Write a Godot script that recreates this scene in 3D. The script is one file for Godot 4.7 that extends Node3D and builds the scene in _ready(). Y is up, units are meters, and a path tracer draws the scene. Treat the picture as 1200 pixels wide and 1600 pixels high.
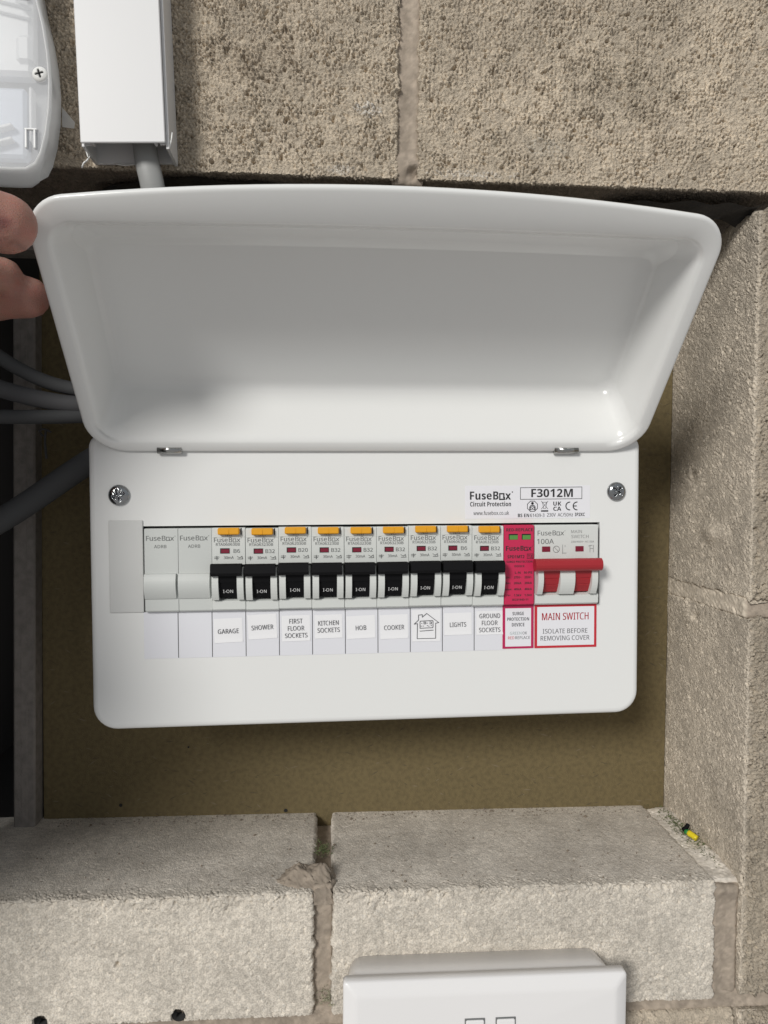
extends Node3D
# All lengths below are written in millimetres and turned to metres by K.
const K := 0.001
var names := {}
var M := {}

# ---------------------------------------------------------------- naming and tagging
func numbered(called: String) -> String:
	var n: int = names.get(called, 0)
	names[called] = n + 1
	return called if n == 0 else "%s_%03d" % [called, n]

func tag(o: Node, label: String, category: String = "", group: String = "", kind: String = "") -> void:
	if label: o.set_meta("label", label)
	if category: o.set_meta("category", category)
	if group: o.set_meta("group", group)
	if kind: o.set_meta("kind", kind)

func thing(called: String, label: String, category: String, group := "") -> Node3D:
	var o := Node3D.new()
	o.name = numbered(called)
	add_child(o)
	tag(o, label, category, group)
	return o

func put(called: String, mesh: Mesh, m: Material, parent: Node, label := "") -> MeshInstance3D:
	var o := MeshInstance3D.new()
	o.mesh = mesh
	o.material_override = m
	if parent == self:
		o.name = numbered(called)
	else:
		var n := 0
		for c in parent.get_children():
			if c.get_meta("base", "") == called: n += 1
		o.name = called if n == 0 else "%s_%03d" % [called, n]
	o.set_meta("base", called)
	if label: o.set_meta("label", label)
	parent.add_child(o, true)
	return o

func fin(st: SurfaceTool, called: String, m: Material, parent: Node, label := "", make_normals := true) -> MeshInstance3D:
	if make_normals: st.generate_normals()
	return put(called, st.commit(), m, parent, label)

func mb(smooth := false) -> SurfaceTool:
	var st := SurfaceTool.new()
	st.begin(Mesh.PRIMITIVE_TRIANGLES)
	st.set_smooth_group(0 if smooth else -1)
	return st

# ---------------------------------------------------------------- mesh helpers
func tri(st: SurfaceTool, a: Vector3, b: Vector3, c: Vector3, out: Vector3) -> void:
	if (b - a).cross(c - a).dot(out) > 0.0:
		var t := b; b = c; c = t
	st.add_vertex(a * K); st.add_vertex(b * K); st.add_vertex(c * K)

func poly(st: SurfaceTool, p: Array, out: Vector3) -> void:
	for i in range(1, p.size() - 1):
		tri(st, p[0], p[i], p[i + 1], out)

func box(st: SurfaceTool, c: Vector3, s: Vector3, bev := 0.3, bs := Basis.IDENTITY) -> void:
	var h := s * 0.5
	bev = minf(bev, minf(h.x, minf(h.y, h.z)) * 0.9)
	var v := {}
	for sx in [-1, 1]:
		for sy in [-1, 1]:
			for sz in [-1, 1]:
				v[[sx, sy, sz, 0]] = c + bs * Vector3(sx * h.x, sy * (h.y - bev), sz * (h.z - bev))
				v[[sx, sy, sz, 1]] = c + bs * Vector3(sx * (h.x - bev), sy * h.y, sz * (h.z - bev))
				v[[sx, sy, sz, 2]] = c + bs * Vector3(sx * (h.x - bev), sy * (h.y - bev), sz * h.z)
	for s1 in [-1, 1]:
		poly(st, [v[[s1, -1, -1, 0]], v[[s1, 1, -1, 0]], v[[s1, 1, 1, 0]], v[[s1, -1, 1, 0]]], bs * Vector3(s1, 0, 0))
		poly(st, [v[[-1, s1, -1, 1]], v[[1, s1, -1, 1]], v[[1, s1, 1, 1]], v[[-1, s1, 1, 1]]], bs * Vector3(0, s1, 0))
		poly(st, [v[[-1, -1, s1, 2]], v[[1, -1, s1, 2]], v[[1, 1, s1, 2]], v[[-1, 1, s1, 2]]], bs * Vector3(0, 0, s1))
		for s2 in [-1, 1]:
			poly(st, [v[[s1, s2, -1, 0]], v[[s1, s2, 1, 0]], v[[s1, s2, 1, 1]], v[[s1, s2, -1, 1]]], bs * Vector3(s1, s2, 0))
			poly(st, [v[[s1, -1, s2, 0]], v[[s1, 1, s2, 0]], v[[s1, 1, s2, 2]], v[[s1, -1, s2, 2]]], bs * Vector3(s1, 0, s2))
			poly(st, [v[[-1, s1, s2, 1]], v[[1, s1, s2, 1]], v[[1, s1, s2, 2]], v[[-1, s1, s2, 2]]], bs * Vector3(0, s1, s2))
			for s3 in [-1, 1]:
				poly(st, [v[[s1, s2, s3, 0]], v[[s1, s2, s3, 1]], v[[s1, s2, s3, 2]]], bs * Vector3(s1, s2, s3))

# closed rings with equal point counts; "mid" fixes what is outward
func loft(st: SurfaceTool, rings: Array, cap0 := true, cap1 := true, flip := false) -> void:
	var n: int = rings[0].size()
	for r in rings.size() - 1:
		for i in n:
			var j := (i + 1) % n
			var a: Vector3 = rings[r][i]; var b: Vector3 = rings[r][j]
			var c: Vector3 = rings[r + 1][j]; var d: Vector3 = rings[r + 1][i]
			for t in [[a, c, b], [a, d, c]]:
				var t0: Vector3 = t[0]; var t1: Vector3 = t[1]; var t2: Vector3 = t[2]
				if t0.is_equal_approx(t1) or t1.is_equal_approx(t2) or t0.is_equal_approx(t2): continue
				if flip:
					st.add_vertex(t0 * K); st.add_vertex(t2 * K); st.add_vertex(t1 * K)
				else:
					st.add_vertex(t0 * K); st.add_vertex(t1 * K); st.add_vertex(t2 * K)
	for e in 2:
		if not (cap0 if e == 0 else cap1): continue
		var ring = rings[0] if e == 0 else rings[-1]
		var m := Vector3.ZERO
		for q in ring: m += q
		m /= n
		for i in n:
			var a: Vector3 = ring[i]; var b: Vector3 = ring[(i + 1) % n]
			if a.is_equal_approx(b): continue
			if (e == 0) != flip:
				st.add_vertex(m * K); st.add_vertex(a * K); st.add_vertex(b * K)
			else:
				st.add_vertex(m * K); st.add_vertex(b * K); st.add_vertex(a * K)

# rounded rectangle in x and y at depth z, counter-clockwise seen from +z, optional bow of the top edge
func rrect(x0: float, x1: float, y0: float, y1: float, rb: float, rt: float, z: float, bow := 0.0, na := 8, nt := 20) -> Array:
	var o := []
	var xc := (x0 + x1) * 0.5
	var hw := (x1 - x0) * 0.5
	var cs := [[x0 + rb, y0 + rb, rb, PI], [x1 - rb, y0 + rb, rb, 1.5 * PI], [x1 - rt, y1 - rt, rt, 0.0], [x0 + rt, y1 - rt, rt, 0.5 * PI]]
	for k in 4:
		for i in na + 1:
			var a: float = cs[k][3] + 0.5 * PI * i / na
			o.append(Vector3(cs[k][0] + cs[k][2] * cos(a), cs[k][1] + cs[k][2] * sin(a), z))
		if k == 2:
			for i in range(1, nt):
				o.append(Vector3(lerpf(x1 - rt, x0 + rt, float(i) / nt), y1, z))
	if bow != 0.0:
		for i in o.size():
			var q: Vector3 = o[i]
			var t := (q.x - xc) / hw
			var f := clampf((q.y - y0) / (y1 - y0), 0, 1)
			o[i] = Vector3(q.x, q.y + bow * (1 - t * t) * f * f * f, q.z)
	return o

func circle(c: Vector3, r: float, n: int, ax: Vector3, up := Vector3.UP, sq := 1.0) -> Array:
	var w := ax.normalized()
	var u := up.cross(w)
	if u.length() < 0.01: u = Vector3.RIGHT.cross(w)
	u = u.normalized()
	var v := w.cross(u)
	var o := []
	for i in n:
		var a := TAU * i / n
		o.append(c + u * cos(a) * r + v * sin(a) * r * sq)
	return o

func tube(st: SurfaceTool, pts: Array, rad, n := 12, sq := 1.0, up := Vector3.UP) -> void:
	var cv := Curve3D.new()
	for i in pts.size():
		var a: Vector3 = pts[max(i - 1, 0)]; var b: Vector3 = pts[min(i + 1, pts.size() - 1)]
		var d := (b - a) / 6.0
		cv.add_point(pts[i], -d, d)
	var path := []
	if pts.size() > 2:
		var bl := cv.get_baked_length()
		var ns := int(clampf(bl / 4.0, 6, 90))
		for i in ns + 1: path.append(cv.sample_baked(bl * i / ns, true))
	else:
		path = pts
	var rings := []
	for i in path.size():
		var t: Vector3 = path[min(i + 1, path.size() - 1)] - path[max(i - 1, 0)]
		rings.append(circle(path[i], rad, n, t, up, sq))
	loft(st, rings)

# prism of a 2D outline (x, y) from z0 to z1
func prism(st: SurfaceTool, o: PackedVector2Array, z0: float, z1: float, caps := true) -> void:
	var n := o.size()
	if Geometry2D.is_polygon_clockwise(o): o.reverse()
	# Geometry2D counts y as down: after the test the outline runs counter-clockwise with y up or down alike, so sort by area
	var ar := 0.0
	for i in n: ar += o[i].cross(o[(i + 1) % n])
	if ar < 0: o.reverse()
	for i in n:
		var a := o[i]; var b := o[(i + 1) % n]
		var out := Vector3(b.y - a.y, a.x - b.x, 0)
		poly(st, [Vector3(a.x, a.y, z0), Vector3(b.x, b.y, z0), Vector3(b.x, b.y, z1), Vector3(a.x, a.y, z1)], out)
	if caps:
		var t := Geometry2D.triangulate_polygon(o)
		for i in range(0, t.size(), 3):
			for e in 2:
				var z := z0 if e == 0 else z1
				tri(st, Vector3(o[t[i]].x, o[t[i]].y, z), Vector3(o[t[i + 1]].x, o[t[i + 1]].y, z), Vector3(o[t[i + 2]].x, o[t[i + 2]].y, z), Vector3(0, 0, -1 if e == 0 else 1))

# outline in (y, z) swept from x0 to x1
func bar_x(st: SurfaceTool, o: PackedVector2Array, x0: float, x1: float) -> void:
	var n := o.size()
	var ar := 0.0
	for i in n: ar += o[i].cross(o[(i + 1) % n])
	if ar < 0: o.reverse()
	for i in n:
		var a := o[i]; var b := o[(i + 1) % n]
		poly(st, [Vector3(x0, a.x, a.y), Vector3(x0, b.x, b.y), Vector3(x1, b.x, b.y), Vector3(x1, a.x, a.y)], Vector3(0, b.y - a.y, a.x - b.x))
	var t := Geometry2D.triangulate_polygon(o)
	for i in range(0, t.size(), 3):
		for e in 2:
			var x := x0 if e == 0 else x1
			tri(st, Vector3(x, o[t[i]].x, o[t[i]].y), Vector3(x, o[t[i + 1]].x, o[t[i + 1]].y), Vector3(x, o[t[i + 2]].x, o[t[i + 2]].y), Vector3(-1 if e == 0 else 1, 0, 0))

# flat pen strokes, w wide, on the plane z
func strokes(st: SurfaceTool, lines: Array, w: float, z: float) -> void:
	for l in lines:
		for i in l.size() - 1:
			var a: Vector2 = l[i]; var b: Vector2 = l[i + 1]
			var d := (b - a).normalized() * w * 0.5
			var s := Vector2(-d.y, d.x)
			var q := [a - d - s, b + d - s, b + d + s, a - d + s]
			var p := []
			for e in q: p.append(Vector3(e.x, e.y, z))
			poly(st, p, Vector3(0, 0, 1))

func flat(st: SurfaceTool, x0: float, y0: float, x1: float, y1: float, z: float) -> void:
	poly(st, [Vector3(x0, y0, z), Vector3(x1, y0, z), Vector3(x1, y1, z), Vector3(x0, y1, z)], Vector3(0, 0, 1))

# lettering: centre, width and height in mm (0 keeps the proportion), lies 0.06 mm proud of z
var fonts := {}
func font(bold: bool) -> Font:
	if not fonts.has(bold):
		var f := SystemFont.new()
		f.font_names = PackedStringArray(["Droid Sans"])
		f.font_weight = 700 if bold else 400
		fonts[bold] = f
	return fonts[bold]

var letters := {}
func txt(st: SurfaceTool, s: String, c: Vector3, w: float, h := 0.0, bold := false, turn := 0.0, lean := 0.0) -> void:
	var key := s + str(bold)
	if not letters.has(key):
		var tm := TextMesh.new()
		tm.text = s
		tm.font = font(bold)
		tm.font_size = 40
		tm.pixel_size = 0.001
		tm.depth = 0.002
		tm.curve_step = 2.0
		var am := ArrayMesh.new()
		am.add_surface_from_arrays(Mesh.PRIMITIVE_TRIANGLES, tm.get_mesh_arrays())
		letters[key] = am
	var m: Mesh = letters[key]
	var b := m.get_aabb()
	var sx := w * K / b.size.x
	var sy := sx if h == 0.0 else h * K / b.size.y
	var bs := Basis(Vector3.RIGHT, lean) * Basis(Vector3(0, 0, 1), turn) * Basis.from_scale(Vector3(sx, sy, 0.03))
	var t := Transform3D(bs, c * K - bs * Vector3(b.get_center().x, b.get_center().y, b.position.z))
	for v in m.get_faces(): st.add_vertex(t * v)

# the maker's word with its square letter o
func wordmark(st: SurfaceTool, c: Vector3, w: float, h: float, bold := false) -> void:
	txt(st, "FuseB", c + Vector3(-w * 0.155, 0, 0), w * 0.69, h, bold)
	txt(st, "x", c + Vector3(w * 0.425, -h * 0.12, 0), w * 0.14, h * 0.74, bold)
	var o := w * 0.082
	var x := c.x + w * 0.272
	var y := c.y - h * 0.12
	var r := h * 0.34
	var q := [Vector2(x - o * .6, y - r), Vector2(x + o * .75, y - r), Vector2(x + o * .75, y - r * .4), Vector2(x + o * .6, y - r * .4), Vector2(x + o * .6, y + r), Vector2(x - o * .6, y + r), Vector2(x - o * .6, y - r)]
	for i in q.size() - 1:
		var a: Vector2 = q[i]; var b: Vector2 = q[i + 1]
		box(st, Vector3((a.x + b.x) / 2, (a.y + b.y) / 2, c.z + 0.03), Vector3(absf(b.x - a.x) + h * (.16 if bold else .11), absf(b.y - a.y) + h * (.16 if bold else .11), 0.06), 0.005)
	var dot := c + Vector3(w * 0.53, h * 0.42, 0.03)
	box(st, dot, Vector3(h * .14, h * .14, 0.06), 0.005)

# ---------------------------------------------------------------- materials
func lin(r: float, g: float, b: float) -> Color:
	return Color(r, g, b).linear_to_srgb()

func mat(called: String, c: Color, rough := 0.6, metal := 0.0) -> StandardMaterial3D:
	var m := StandardMaterial3D.new()
	m.albedo_color = c
	m.roughness = rough
	m.metallic = metal
	m.resource_name = called
	M[called] = m
	return m

func noise(freq: float, seed_: int, type := FastNoiseLite.TYPE_SIMPLEX_SMOOTH, oct := 1) -> FastNoiseLite:
	var n := FastNoiseLite.new()
	n.noise_type = type
	n.frequency = freq
	n.seed = seed_
	n.fractal_octaves = oct
	n.fractal_type = FastNoiseLite.FRACTAL_FBM if oct > 1 else FastNoiseLite.FRACTAL_NONE
	if type == FastNoiseLite.TYPE_CELLULAR:
		n.cellular_distance_function = FastNoiseLite.DISTANCE_EUCLIDEAN
		n.cellular_return_type = FastNoiseLite.RETURN_DISTANCE
		n.cellular_jitter = 1.0
	return n

func tex(n: FastNoiseLite, lo: float, hi: float, size := 512) -> ImageTexture:
	var im := n.get_seamless_image(size, size)
	im.convert(Image.FORMAT_L8)
	var d := im.get_data()
	for i in d.size():
		d[i] = int(clampf(lerpf(lo, hi, d[i] / 255.0), 0, 1) * 255)
	return ImageTexture.create_from_image(Image.create_from_data(size, size, false, Image.FORMAT_L8, d))

func grain(m: StandardMaterial3D, color: Texture2D, bump: Texture2D, per_metre: float, relief_cm := 0.03) -> void:
	m.uv1_triplanar = true
	m.uv1_scale = Vector3.ONE * per_metre
	if color: m.albedo_texture = color
	if bump:
		m.heightmap_enabled = true
		m.heightmap_texture = bump
		m.heightmap_scale = relief_cm

func make_materials() -> void:
	var fine := tex(noise(0.09, 5, FastNoiseLite.TYPE_SIMPLEX_SMOOTH, 4), 0.0, 1.0)
	var speck := tex(noise(0.06, 9, FastNoiseLite.TYPE_SIMPLEX_SMOOTH, 4), 0.78, 1.1)
	var soft := tex(noise(0.012, 3, FastNoiseLite.TYPE_SIMPLEX_SMOOTH, 4), 0.86, 1.04)
	var fibre := tex(noise(0.02, 13, FastNoiseLite.TYPE_SIMPLEX_SMOOTH, 6), 0.86, 1.07)
	for q in [["block", 0.95, 26.0, 0.07], ["sill", 0.95, 24.0, 0.03], ["mortar", 0.95, 16.0, 0.012]]:
		var m := mat(q[0], Color.WHITE, q[1])
		m.vertex_color_use_as_albedo = true
		grain(m, speck if q[0] != "mortar" else soft, fine, q[2], q[3])
	var p := mat("white_paint", lin(.79, .795, .785), 0.17)
	grain(p, null, soft, 14.0, 0.004)
	p.roughness = 0.26
	p.roughness_texture = tex(noise(0.008, 31, FastNoiseLite.TYPE_SIMPLEX_SMOOTH, 5), 0.35, 1.0)
	mat("white_plastic", lin(.74, .74, .745), 0.38)
	mat("socket_plastic", lin(.80, .79, .79), 0.3)
	mat("module_plastic", lin(.66, .68, .66), 0.45)
	mat("blank_plastic", lin(.57, .59, .575), 0.4)
	mat("cover_strip", lin(.61, .615, .605), 0.5)
	mat("black_plastic", lin(.006, .006, .007), 0.6).metallic_specular = 0.25
	mat("red_plastic", lin(.36, .018, .026), 0.4)
	mat("pink_plastic", lin(.56, .020, .085), 0.45)
	mat("yellow_plastic", lin(.78, .36, .012), 0.42)
	mat("flag_red", lin(.20, .008, .03), 0.4)
	mat("flag_green", lin(.10, .28, .06), 0.35)
	mat("dark_gap", lin(.012, .012, .012), 0.8)
	mat("paper", lin(.74, .745, .79), 0.75)
	mat("sticker", lin(.84, .84, .86), 0.6)
	mat("label_white", lin(.80, .80, .84), 0.45)
	mat("ink_black", lin(.02, .02, .022), 0.6)
	mat("ink_grey", lin(.15, .155, .155), 0.7)
	mat("ink_pale", lin(.30, .305, .305), 0.7)
	mat("ink_white", lin(.75, .75, .75), 0.6)
	mat("ink_label", lin(.09, .09, .10), 0.7)
	mat("ink_red", lin(.55, .02, .035), 0.6)
	mat("ink_pink", lin(.48, .012, .09), 0.6)
	mat("ink_green", lin(.35, .42, .42), 0.7)
	mat("steel", lin(.42, .42, .41), 0.2, 1.0)
	mat("zinc", lin(.36, .37, .38), 0.16, 1.0)
	var b := mat("chipboard", lin(.160, .122, .056), 0.8)
	grain(b, fibre, fine, 22.0, 0.02)
	var w := mat("grey_timber", lin(.26, .235, .215), 0.85)
	grain(w, fibre, fine, 12.0, 0.02)
	mat("cable_grey", lin(.085, .087, .09), 0.8)
	mat("conduit_grey", lin(.10, .10, .105), 0.8)
	mat("cable_pale", lin(.33, .335, .33), 0.5)
	var dp := mat("damp_sheet", lin(.015, .015, .017), 0.55)
	grain(dp, null, fine, 12.0, 0.02)
	var f := mat("frosted", Color(0.86, 0.87, 0.89, 0.28), 0.3)
	f.transparency = BaseMaterial3D.TRANSPARENCY_ALPHA
	var fs := mat("frosted_side", lin(.78, .79, .79), 0.3)
	fs.backlight_enabled = true
	fs.backlight = Color(1, 1, 1)
	mat("chassis", lin(.60, .66, .76), 0.45)
	mat("chassis_white", lin(.82, .83, .83), 0.4)
	var s := mat("skin", Color.WHITE, 0.45)
	s.vertex_color_use_as_albedo = true
	s.subsurf_scatter_enabled = true
	s.subsurf_scatter_strength = 0.25
	grain(s, null, fine, 30.0, 0.03)
	mat("sleeve", lin(.03, .035, .05), 0.9)
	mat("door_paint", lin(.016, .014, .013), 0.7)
	mat("moss", lin(.10, .12, .05), 0.9)
	mat("moss_pale", lin(.35, .34, .24), 0.9)
	mat("wire_yellow", lin(.75, .60, .02), 0.4)
	mat("wire_green", lin(.03, .22, .05), 0.4)
	mat("bristle", lin(.85, .85, .83), 0.5)

# ---------------------------------------------------------------- rough masonry
# A sheet swept along one axis over a profile. Each profile point: [a, b, amp, colour], where (a, b) is (y, z) when swept along x and (x, z) when swept along y.
func sheet(called: String, parent: Node, axis: int, u0: float, u1: float, fine0: float, fine1: float, prof: Array, sgn: float, seed_: int, m: Material, opt := {}) -> MeshInstance3D:
	var cell: float = opt.get("cell", 0.85)
	var big: float = opt.get("grain", 2.1)
	var wob: float = opt.get("wob", 1.3)
	var round_: int = opt.get("round", 2)
	var dents: Array = opt.get("dents", [])
	var lumps: Array = opt.get("lumps", [])
	var spread: float = opt.get("spots", 0.0)
	# resample the profile
	var pp: Array[Vector2] = []
	var pa: Array[float] = []
	var pc: Array[Color] = []
	for k in prof.size() - 1:
		var a := Vector2(prof[k][0], prof[k][1]); var b := Vector2(prof[k + 1][0], prof[k + 1][1])
		var step: float = cell * (prof[k][4] if prof[k].size() > 4 else 1.0)
		var n := int(maxf(1, (b - a).length() / step))
		for i in n:
			var t := float(i) / n
			pp.append(a.lerp(b, t))
			pa.append(lerpf(prof[k][2], prof[k + 1][2], t))
			pc.append(prof[k][3].lerp(prof[k + 1][3], t))
	pp.append(Vector2(prof[-1][0], prof[-1][1])); pa.append(prof[-1][2]); pc.append(prof[-1][3])
	for r in round_:
		var c := pp.duplicate()
		for j in range(1, pp.size() - 1): pp[j] = (c[j - 1] + c[j] * 2.0 + c[j + 1]) * 0.25
	# columns
	var us: Array[float] = []
	var push: Array[float] = []
	var ew: Array[float] = []
	us.append_array([u0 + 0.4, u0, u0 + .35, u0 + 0.9]); push.append_array([-12.0, -1.6, -.7, -.25]); ew.append_array([1, 1, .9, .6])
	var u := u0 + 1.6
	while u < u1 - 1.2:
		us.append(u); push.append(0.0); ew.append(0.0)
		u += cell if (u > fine0 and u < fine1) else cell * 4.0
	us.append_array([u1 - .9, u1 - .35, u1, u1 - .4]); push.append_array([-.25, -.7, -1.6, -12.0]); ew.append_array([.6, .9, 1, 1])
	var nu := us.size()
	var nv := pp.size()
	var n1 := noise(1.0 / big, seed_, FastNoiseLite.TYPE_CELLULAR)
	var n2 := noise(2.1 / big, seed_ + 1, FastNoiseLite.TYPE_CELLULAR)
	for q in [n1, n2]:
		q.cellular_return_type = FastNoiseLite.RETURN_DISTANCE2_SUB
		q.domain_warp_enabled = true
		q.domain_warp_amplitude = big * .55
		q.domain_warp_frequency = .9 / big
		q.domain_warp_fractal_type = FastNoiseLite.DOMAIN_WARP_FRACTAL_NONE
	var n3 := noise(1.0 / 14.0, seed_ + 2, FastNoiseLite.TYPE_SIMPLEX_SMOOTH, 3)
	var n4 := noise(1.0 / 55.0, seed_ + 3, FastNoiseLite.TYPE_SIMPLEX_SMOOTH, 3)
	var n5 := noise(1.0 / 4.5, seed_ + 4, FastNoiseLite.TYPE_SIMPLEX_SMOOTH, 2)
	var n6 := noise(.95 / big, seed_ + 6, FastNoiseLite.TYPE_CELLULAR)
	n6.cellular_return_type = FastNoiseLite.RETURN_CELL_VALUE
	var n7 := noise(1.0 / 7.0, seed_ + 7, FastNoiseLite.TYPE_SIMPLEX_SMOOTH, 2)
	var stains: Array = opt.get("stains", [])
	var chips: float = opt.get("chips", 0.0)
	var dust: float = opt.get("dust", 0.0)
	var speckle: float = opt.get("speckle", 0.13)
	var pos := PackedVector3Array(); pos.resize(nu * nv)
	var nor := PackedVector3Array(); nor.resize(nu * nv)
	var col := PackedColorArray(); col.resize(nu * nv)
	var nn: Array[Vector3] = []
	for j in nv:
		var d := (pp[min(j + 1, nv - 1)] - pp[max(j - 1, 0)]).normalized()
		var q := Vector2(-d.y, d.x) * sgn
		nn.append(Vector3(0, q.x, q.y) if axis == 0 else Vector3(q.x, 0, q.y))
	for j in nv:
		var b3 := Vector3(0, pp[j].x, pp[j].y) if axis == 0 else Vector3(pp[j].x, 0, pp[j].y)
		var amp := pa[j]
		var base := pc[j]
		var n := nn[j]
		var jit0 := (n3.get_noise_2d(j * 0.9, 77.0) + .8 * n5.get_noise_2d(j * 0.9, 7.0) * float(j % 3 + 1) * .4) * wob
		var jit1 := (n3.get_noise_2d(j * 0.9, 177.0) + .8 * n5.get_noise_2d(j * 0.9, 17.0) * float((j + 1) % 3 + 1) * .4) * wob
		for i in nu:
			var uu := us[i]
			if ew[i] > 0.0: uu += ew[i] * (jit0 if i < 5 else jit1)
			var p := b3
			if axis == 0: p.x = uu
			else: p.y = uu
			var c1 := n1.get_noise_3dv(p)
			var f5 := n5.get_noise_3dv(p)
			var lowf := n3.get_noise_3dv(p)
			var g1 := c1 + 1.0
			var g2 := n2.get_noise_3dv(p) + 1.0
			var loose := clampf(.75 + 1.1 * lowf + .5 * f5, .15, 1.4)
			var h := amp * (minf(g1, .7) * .75 * loose - 1.15 * loose * exp(-g1 * 8.5) + minf(g2, .6) * .45 - .45 * exp(-g2 * 8.0) + 0.9 * lowf)
			if f5 > 0.36: h -= amp * 4.0 * (f5 - 0.36)
			if chips > 0.0 and amp > .72:
				h -= chips * minf((amp - .72) * 4.0, 1.0) * clampf(n7.get_noise_3dv(p) - .05, 0, .6) * 4.0
			for d in dents:
				var dx: Vector3 = p - d[0]
				var r: float = dx.length() / float(d[1])
				if r < 1.6 + f5: h -= d[2] * clampf((1.2 - r + .5 * f5 * (0.0 if d[2] > 9.0 else 1.0)) * (6.0 if d[2] > 9.0 else 1.6), 0, 1)
			for d in lumps:
				var r: float = ((p - (d[0] as Vector3)) / (d[1] as Vector3)).length_squared()
				h += d[2] * exp(-r) * (1.0 + 0.35 * lowf)
			pos[j * nu + i] = p + n * (h + push[i])
			var v := 1.0 + 0.22 * n4.get_noise_3dv(p) + 0.10 * lowf + 0.13 * f5
			var cc := base * v
			if spread > 0.0 and g2 > .62 - .25 * lowf: cc = cc.lerp(Color(.72, .69, .63), spread)
			for d in stains:
				var rs: float = ((p - (d[0] as Vector3)) / (d[1] as Vector3)).length() - .8 * f5 - .5 * lowf
				if rs < 1.0 and g1 > .18: cc = cc.lerp(d[2], clampf((1.0 - rs) * 2.5, 0, .85))
			cc *= 1.0 + speckle * n6.get_noise_3dv(p)
			if dust > 0.0 and n.y > .7:
				cc = cc.lerp(Color(.30, .255, .205), dust * clampf(.45 + .9 * n4.get_noise_3dv(p * 1.7) + 1.2 * lowf + .9 * f5 - p.z * .003, 0, 1))
			cc.a = 1.0
			col[j * nu + i] = cc
	var idx := PackedInt32Array()
	idx.resize((nu - 1) * (nv - 1) * 6)
	var k := 0
	# winding from the middle quad
	var q0 := (nv / 2) * nu + nu / 2
	var fl := (pos[q0 + 1] - pos[q0]).cross(pos[q0 + nu] - pos[q0]).dot(nn[nv / 2]) > 0.0
	for j in nv - 1:
		for i in nu - 1:
			var a := j * nu + i; var b := a + 1; var c := a + nu + 1; var d := a + nu
			if fl:
				idx[k] = a; idx[k + 1] = c; idx[k + 2] = b; idx[k + 3] = a; idx[k + 4] = d; idx[k + 5] = c
			else:
				idx[k] = a; idx[k + 1] = b; idx[k + 2] = c; idx[k + 3] = a; idx[k + 4] = c; idx[k + 5] = d
			k += 6
	for j in nv:
		for i in nu:
			var e := pos[j * nu + min(i + 1, nu - 1)] - pos[j * nu + max(i - 1, 0)]
			var g := pos[min(j + 1, nv - 1) * nu + i] - pos[max(j - 1, 0) * nu + i]
			var c := e.cross(g).normalized()
			nor[j * nu + i] = c if fl else -c
	for i in pos.size(): pos[i] *= K
	var arr := []
	arr.resize(Mesh.ARRAY_MAX)
	arr[Mesh.ARRAY_VERTEX] = pos
	arr[Mesh.ARRAY_NORMAL] = nor
	arr[Mesh.ARRAY_COLOR] = col
	arr[Mesh.ARRAY_INDEX] = idx
	var am := ArrayMesh.new()
	am.add_surface_from_arrays(Mesh.PRIMITIVE_TRIANGLES, arr)
	return put(called, am, m, parent)

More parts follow.
